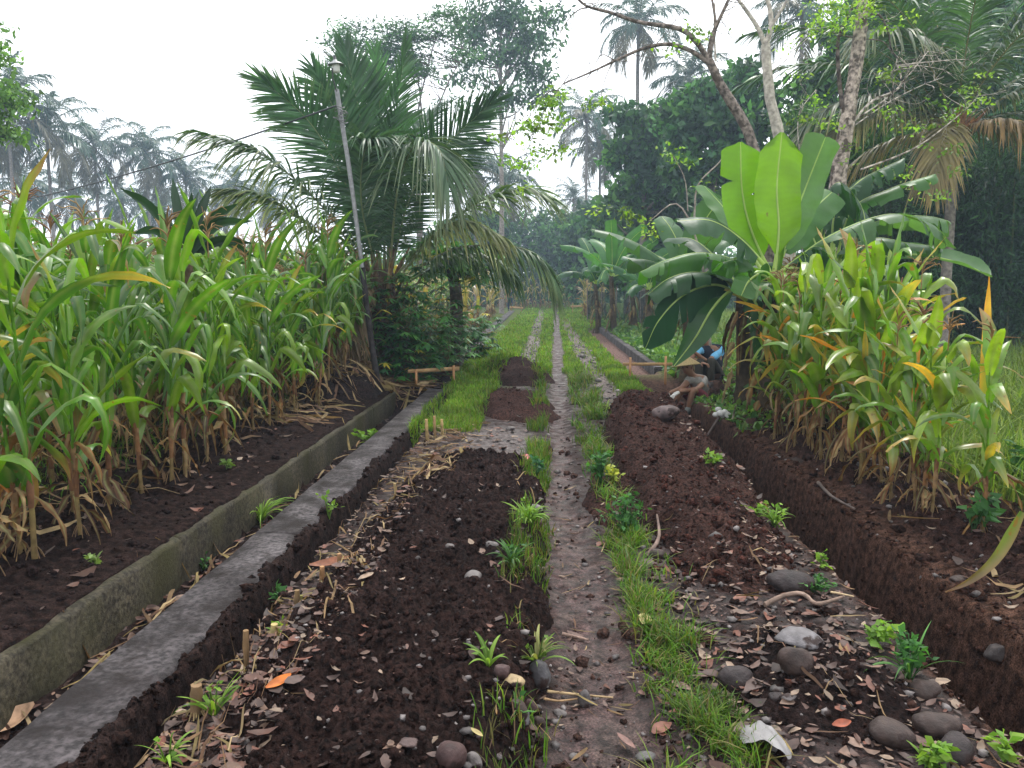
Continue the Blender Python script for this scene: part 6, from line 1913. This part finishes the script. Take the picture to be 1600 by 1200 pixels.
W1 = [(.045, .13, .035), (.06, .17, .04), (.035, .10, .03)]; W2 = [(.14, .26, .035), (.18, .30, .04), (.11, .22, .03)]; W3 = [(.40, .42, .06), (.34, .40, .08)]
WD = [('large leafy weed clump in the grass strip beside the soil bank', 978, 840, 70, 90, 150, .045, W1, 0), ('leafy weed clump farther up the grass strip', 938, 755, 55, 60, 110, .05, W1, 0),
      ('yellow leaved weed standing out at the edge of the soil bank', 957, 755, 32, 28, 40, .055, W3, 0), ('dark glossy weed at the upper end of the left soil bed', 840, 752, 38, 30, 50, .05, [(.03, .10, .05), (.04, .13, .05)], 0),
      ('light green grass tuft just below the pale round stone', 826, 818, 40, 48, 30, .03, W2, 40), ('thin grass tuft at the right edge of the soil bed', 800, 880, 45, 40, 10, .03, W1, 22),
      ('broad-leaved weed at the trench lip with a tall stem', 1420, 1065, 75, 90, 90, .04, W1, 8), ('heart-leaved seedlings by the flat grey slab', 1365, 1010, 45, 60, 50, .05, W2, 0),
      ('weed clump at the bottom between the oval stones', 1455, 1205, 48, 60, 60, .045, W2, 6), ('seedling with round leaves at the bottom right corner', 1570, 1190, 40, 44, 26, .05, W2, 0),
      ('green weeds behind the crooked root', 1275, 925, 22, 80, 60, .035, W1, 14), ('small weed at the trench lip beyond the root', 1285, 888, 24, 24, 24, .04, W2, 0),
      ('grass tuft on the lip of the trench halfway up', 1210, 825, 34, 70, 40, .035, W2, 26), ('weed tuft on the lip of the trench higher up', 1180, 795, 22, 44, 30, .035, W2, 12),
      ('weed tuft at the top of the trench lip near the worker', 1118, 728, 20, 44, 30, .05, W2, 10), ('arching green grass growing in the concrete channel', 408, 815, 55, 60, 8, .03, W2, 34),
      ('small weed in the concrete channel below the arching grass', 318, 890, 24, 26, 18, .03, W1, 4), ('round-leaved seedling on the concrete wall edge', 462, 855, 40, 26, 22, .045, W2, 0), ('trailing seedling on the soil beside the concrete wall', 515, 845, 42, 36, 30, .04, W2, 0),
      ('sprouting green blades round the torn stub', 335, 1120, 62, 70, 6, .03, W2, 16), ('long arching grass at the bottom left', 262, 1195, 48, 120, 0, .03, W2, 9), ('seedling climbing the black soil wall', 222, 1085, 50, 24, 16, .035, W1, 0),
      ('leafy weeds by the reddish stub', 440, 928, 26, 44, 40, .04, W1, 4), ('light weed by the pale stub', 442, 1000, 30, 36, 26, .04, W3[:1] + W2, 6), ('weeds growing on the end of the channel wall', 585, 665, 36, 60, 80, .07, W2, 10),
      ('pale weed rosette on the field soil at the left', 150, 880, 16, 28, 22, .04, [(.16, .24, .07)], 4), ('small weed on the field soil edge near the channel', 355, 735, 14, 36, 24, .05, [(.12, .20, .05)], 4),
      ('young bean plant with round leaves among the maize at the right edge', 1520, 830, 70, 70, 40, .09, W1, 0), ('young bean plant climbing the last maize at the right edge', 1590, 770, 90, 60, 40, .10, W1, 0),
      ('grass tuft at the soil bed edge by the egg-shaped stone', 838, 1040, 60, 60, 4, .03, [(.10, .17, .03), (.2, .2, .07)], 30), ('grass tuft beside the grey squared block', 806, 1165, 36, 44, 4, .03, W1, 20), ('lone grass sprig in the middle of the soil bed', 763, 1040, 42, 14, 2, .03, W2, 10)]
for k, (lab, u, v, h, w, nl, sz, cols, st) in enumerate(WD):
    weed(lab, u, v, h, w, nl, sz, cols, 1000 + k, st)

# ------------------------------------------------------------------ shovel and glove in the trench
a = at(1101, 688, 9.0); b = at(1124, 652, 9.3)
t = thing('shovel', 'shovel with a dark handle leaning out of the trench in front of the workers', 'shovel', a)
mb = MB(); mb.tube([a, (a + b) / 2, b], .018, 8, (.06, .04, .035)); mb.build('handle', M_WOOD, t)
mb = MB(); d = norm(b - a); sdv = norm(np.cross(d, [0, 1, 0])); s = np.linspace(0, 1, 7)
P = a - d * (.26 * s)[:, None]; wv = .085 * np.interp(s, [0, .15, .6, 1], [.3, 1, .95, .1])[:, None]
mb.grid(np.stack([P - sdv * wv, P + np.array([0, .02, 0]), P + sdv * wv], 1), (.10, .09, .09)); mb.build('blade', M_METAL, t)
g = at(1126, 646, 9.32)
mb = MB()
for q, (dx, dz, r) in enumerate([(0, 0, .055), (.05, .02, .04), (-.05, -.02, .045), (.09, -.02, .028), (-.02, .045, .04), (.03, -.05, .03)]):
    mb.ball(g + [dx, .01 * q, dz], (r, r * .8, r * .75), (.55, .54, .53), 9, 7)
for q in range(4):
    mb.tube([g + [.04, 0, -.01], g + [.085, -.01, .015 - .02 * q], g + [.12, -.01, -.01 - .025 * q]], [.018, .014, .009], 6, (.55, .54, .53))
tag(mb.build('work_glove', M_CLOTH, loc=g), 'white work glove pulled over the top of the shovel handle', 'glove')


# ------------------------------------------------------------------ people
def skinned(name, joints, bones, mat, parent, col, sub=2):
    """one continuous surface grown round a skeleton: joints name -> (position, radius)"""
    names = list(joints); ix = {n_: i for i, n_ in enumerate(names)}
    me = bpy.data.meshes.new(name)
    off = np.array(parent.location) if parent else np.zeros(3)
    me.from_pydata([tuple(np.array(joints[n_][0]) - off) for n_ in names], [(ix[a_], ix[b_]) for a_, b_ in bones], [])
    o = bpy.data.objects.new(name, me); COL.objects.link(o)
    md = o.modifiers.new('skin', 'SKIN'); md.use_smooth_shade = True
    sl = me.skin_vertices[0].data
    for n_ in names:
        r = joints[n_][1]
        sl[ix[n_]].radius = (r, r) if np.isscalar(r) else r
    sl[0].use_root = True
    o.modifiers.new('sub', 'SUBSURF').levels = sub
    dg = bpy.context.evaluated_depsgraph_get()
    m2 = bpy.data.meshes.new_from_object(o.evaluated_get(dg))
    bpy.data.objects.remove(o)
    V = np.zeros(len(m2.vertices) * 3); m2.vertices.foreach_get('co', V)
    mb = MB()
    pol = [list(p.vertices) for p in m2.polygons]
    mb.add(V.reshape(-1, 3), [p for p in pol if len(p) == 4], [p for p in pol if len(p) == 3], col)
    bpy.data.meshes.remove(m2)
    return mb


def hand_chains(wrist, d, pn, s=1.0):
    """palm and five bent fingers; d hand direction, pn palm-side direction"""
    d = norm(d); pn = norm(np.asarray(pn) - d * np.dot(pn, d)); sd = np.cross(d, pn)
    J = {'w': (wrist, .026 * s), 'p': (wrist + d * .05 * s, (.040 * s, .017 * s)), 'k': (wrist + d * .09 * s, (.036 * s, .014 * s))}
    B = [('w', 'p'), ('p', 'k')]
    for f, (o, L) in enumerate([(-.028, .068), (-.009, .078), (.010, .073), (.027, .056)]):
        base = wrist + d * .09 * s + sd * o * s
        p1 = base + (d * .5 + pn * .1) * L * s; p2 = p1 + (d * .3 + pn * .3) * L * s; p3 = p2 + (d * .05 + pn * .28) * L * s
        for q, (pp, r) in enumerate([(p1, .0095), (p2, .0085), (p3, .0065)]):
            J['f%d%d' % (f, q)] = (pp, r * s); B.append(('k' if q == 0 else 'f%d%d' % (f, q - 1), 'f%d%d' % (f, q)))
    a = wrist + d * .035 * s - sd * .042 * s + pn * .012 * s
    b_ = a + (d * .6 - sd * .4 + pn * .3) * .032 * s; c_ = b_ + (d * .8 + pn * .4) * .026 * s
    J['t0'] = (a, .012 * s); J['t1'] = (b_, .0105 * s); J['t2'] = (c_, .008 * s)
    B += [('p', 't0'), ('t0', 't1'), ('t1', 't2')]
    return J, B


SK = (.23, .115, .07)


def person(label, loc, J, clothes, hair=None, hat=None, gloves=None, face=(0, -1, 0), shoes=(.05, .04, .04), bare=True):
    """J: joint positions (world). The body is one surface; clothes, hair, hat, gloves and shoes are its children"""
    t = thing('person', label, 'person', loc)
    h = np.array(J['head']); f = norm(face)
    sd = norm(np.cross([0, 0, 1.], f))
    jr = {'hip': (J['hip'], .115), 'belly': (J['belly'], .12), 'chest': (J['chest'], (.145, .115)), 'neck': (J['neck'], .052), 'skull': (h + [0, 0, -.02], .075), 'crown': (h + [0, 0, .06] - f * .01, .082),
          'chin': (h + f * .055 + [0, 0, -.075], .038), 'nose': (h + f * .095 + [0, 0, -.005], .013)}
    bn = [('hip', 'belly'), ('belly', 'chest'), ('chest', 'neck'), ('neck', 'skull'), ('skull', 'crown'), ('skull', 'chin'), ('skull', 'nose')]
    for s_ in 'lr':
        jr['sh' + s_] = (J['sh' + s_], .062); jr['el' + s_] = (J['el' + s_], .040); jr['wr' + s_] = (J['wr' + s_], .027)
        jr['th' + s_] = (J['th' + s_], .092); jr['kn' + s_] = (J['kn' + s_], .058); jr['an' + s_] = (J['an' + s_], .038); jr['to' + s_] = (J['to' + s_], .030)
        bn += [('chest', 'sh' + s_), ('sh' + s_, 'el' + s_), ('el' + s_, 'wr' + s_), ('hip', 'th' + s_), ('th' + s_, 'kn' + s_), ('kn' + s_, 'an' + s_), ('an' + s_, 'to' + s_)]
    body = skinned('body', jr, bn, M_SKIN, t, SK)
    gl = MB()
    for s_ in 'lr':
        d = norm(np.array(J['wr' + s_]) - np.array(J['el' + s_])) + np.array(J.get('hd' + s_, (0, 0, -.3)))
        HJ, HB = hand_chains(np.array(J['wr' + s_], float), d, J.get('pn' + s_, (0, .3, -1)), 1.0 if not gloves else 1.15)
        m_ = skinned('hand', HJ, HB, M_SKIN, t, gloves or SK, 1)
        for k in range(len(m_.V)):
            (gl if gloves else body).add(m_.V[k], m_.Q[k] if k < len(m_.Q) else None, m_.T[k] if k < len(m_.T) else None, gloves or SK)
    off0 = np.zeros(3)
    # ears
    for q in (-1, 1): body.ball(h + sd * q * .082 - np.array(t.location) + [0, 0, -.01], (.012, .022, .03), SK, 8, 6)

    def local(mb, name, mat):
        me = mb.mesh(name); me.materials.append(mat); o = bpy.data.objects.new(name, me); COL.objects.link(o); o.parent = t
        return o
    bo = local(body, 'body', M_SKIN)
    if gloves: local(gl, 'gloves', M_CLOTH)
    L0 = np.array(t.location)
    for q in (-1, 1):
        mb = MB(); mb.ball(h + f * .078 + sd * q * .032 + [0, 0, .018] - L0, (.011, .011, .009), (.03, .02, .015), 8, 6); local(mb, 'eye', M_GLASS)
    mb = MB(); mb.tube([h + f * .086 + sd * .022 + [0, 0, -.045] - L0, h + f * .094 + [0, 0, -.046] - L0, h + f * .086 - sd * .022 + [0, 0, -.045] - L0], [.004, .007, .004], 6, (.20, .07, .055)); local(mb, 'mouth', M_SKIN)
    if hair:
        mb = MB(); mb.ball(h + [0, 0, .065] - f * .02 - L0, (.094, .100, .080), hair, 14, 9); mb.ball(h - f * .045 + [0, 0, .02] - L0, (.085, .06, .085), hair, 12, 8); local(mb, 'hair', M_CLOTH)
    for nm, (jj, bb, colr) in clothes.items():
        local(skinned(nm, jj, bb, M_CLOTH, t, colr), nm, M_CLOTH)
    mb = MB()
    for s_ in 'lr':
        an, to = np.array(J['an' + s_], float), np.array(J['to' + s_], float)
        d = norm(to - an); mb.tube([an - d * .05 - L0 + [0, 0, .02], an - L0, (an + to) / 2 - L0 - [0, 0, .005], to - L0, to + d * .045 - L0], [.035, .052, .048, .040, .012], 9, shoes)
    local(mb, 'shoes', M_CLOTH)
    if hat:
        mb = MB(); mb.lathe([(.0, .155), (.012, .150), (.10, .070), (.20, -.005), (.215, -.018), (.212, -.024), (.19, -.012), (.09, .05), (0, .12)], h + [0, 0, .045] + f * .02 - L0, hat, 30, (-.12, -.12, 0)); local(mb, 'conical_hat', M_STRAW)
    return t


def cl_top(J, r=1.0, sleeve=.55):
    jj = {'hip': (np.array(J['hip']) + [0, 0, .02], .128 * r), 'belly': (J['belly'], .135 * r), 'chest': (J['chest'], (.162 * r, .130 * r)), 'neck': (np.array(J['chest']) * .25 + np.array(J['neck']) * .75, .066 * r)}
    bb = [('hip', 'belly'), ('belly', 'chest'), ('chest', 'neck')]
    for s_ in 'lr':
        a_, b_ = np.array(J['sh' + s_], float), np.array(J['el' + s_], float)
        jj['sh' + s_] = (a_, .076 * r); jj['sl' + s_] = (a_ * (1 - sleeve) + b_ * sleeve, .064 * r); bb += [('chest', 'sh' + s_), ('sh' + s_, 'sl' + s_)]
    return jj, bb


def cl_legs(J, frac=1.0, r=1.0):
    jj = {'waist': (np.array(J['hip']) * .5 + np.array(J['belly']) * .5, .128 * r), 'hip': (J['hip'], .14 * r)}
    bb = [('waist', 'hip')]
    for s_ in 'lr':
        a_, b_, c_ = (np.array(J[k + s_], float) for k in ('th', 'kn', 'an'))
        jj['th' + s_] = (a_, .110 * r); bb.append(('hip', 'th' + s_))
        if frac <= .5:
            jj['kn' + s_] = (a_ * (1 - 2 * frac) + b_ * 2 * frac, .088 * r); bb.append(('th' + s_, 'kn' + s_))
        else:
            jj['kn' + s_] = (b_, .078 * r); f_ = (frac - .5) * 2; jj['an' + s_] = (b_ * (1 - f_) + c_ * f_, .062 * r); bb += [('th' + s_, 'kn' + s_), ('kn' + s_, 'an' + s_)]
    return jj, bb


# worker with the conical hat: sits on the head of the trench, bent forward, forearms over his knees
Y = 11.6
A = lambda u, v, dy=0: at(u, v, Y + dy)
J = dict(hip=A(1094, 624), belly=A(1095, 612, -.02), chest=A(1090, 598, -.10), neck=A(1080, 585, -.18), head=A(1072, 573, -.26), shl=A(1102, 594, -.02), shr=A(1078, 592, -.20), ell=A(1090, 608, -.34), elr=A(1066, 606, -.30),
         wrl=A(1062, 612, -.50), wrr=A(1046, 614, -.42), thl=A(1098, 622, -.10), thr=A(1086, 623, -.08), knl=A(1082, 608, -.42), knr=A(1066, 609, -.38), anl=A(1076, 640, -.40), anr=A(1050, 636, -.40), tol=A(1070, 645, -.55), tor=A(1044, 641, -.52),
         hdl=(-.4, -.1, -.6), hdr=(-.2, -.1, -1.0))
person('man in conical straw hat, grey shirt, maroon shorts and white gloves sitting at the trench', (J['hip'][0], J['hip'][1], hs1(J['hip'][0], J['hip'][1])), J,
       {'shirt': (*cl_top(J, .97, .6), (.26, .245, .235)), 'shorts': (*cl_legs(J, .44), (.13, .025, .035))}, hair=(.02, .016, .014), hat=(.27, .205, .095), gloves=(.55, .53, .50), face=(-.35, -.9, -.25), shoes=(.16, .17, .16))
# the one behind: arms crossed on raised knees
Y = 12.5
J = dict(hip=A(1116, 585), belly=A(1116, 570, -.02), chest=A(1111, 552, -.08), neck=A(1103, 536, -.14), head=A(1098, 521, -.18), shl=A(1128, 546, -.02), shr=A(1093, 545, -.16), ell=A(1106, 566, -.32), elr=A(1080, 560, -.34),
         wrl=A(1083, 549, -.44), wrr=A(1094, 566, -.46), thl=A(1122, 584, -.10), thr=A(1108, 584, -.08), knl=A(1110, 562, -.44), knr=A(1092, 563, -.44), anl=A(1110, 600, -.5), anr=A(1092, 602, -.5), tol=A(1106, 604, -.66), tor=A(1087, 606, -.66),
         hdl=(-.6, 0, .2), hdr=(.5, 0, 0))
vj, vb = cl_top(J, 1.06, .12)
person('worker in light blue shirt and dark vest sitting behind the man in the hat', (J['hip'][0], J['hip'][1], hs1(J['hip'][0], J['hip'][1])), J,
       {'shirt': (*cl_top(J, 1.0, .75), (.16, .42, .66)), 'vest': (vj, vb, (.018, .022, .035)), 'trousers': (*cl_legs(J, .96), (.035, .032, .026))}, hair=(.012, .01, .01), face=(-.4, -.9, -.1))
# far standing person
Y = 54
q = at(797, 486, Y); gz = hs1(q[0], q[1])
o_ = np.array([q[0], q[1], gz]); v_ = lambda x, y, z: o_ + np.array([x, y, z])
J = dict(hip=v_(0, 0, .92), belly=v_(0, 0, 1.08), chest=v_(0, 0, 1.30), neck=v_(0, 0, 1.47), head=v_(0, -.01, 1.60), shl=v_(.18, 0, 1.40), shr=v_(-.18, 0, 1.40), ell=v_(.24, -.03, 1.12), elr=v_(-.24, .0, 1.12), wrl=v_(.30, -.18, .98), wrr=v_(-.24, -.08, .88),
         thl=v_(.09, 0, .84), thr=v_(-.09, 0, .84), knl=v_(.10, -.02, .48), knr=v_(-.10, 0, .48), anl=v_(.10, .02, .09), anr=v_(-.10, .02, .09), tol=v_(.11, -.13, .04), tor=v_(-.11, -.13, .04))
person('person in dark blue clothes standing far off on the left verge by the edging', o_, J, {'shirt': (*cl_top(J, 1.0, .8), (.02, .04, .11)), 'trousers': (*cl_legs(J, .97), (.016, .028, .075))}, hair=(.015, .012, .01))
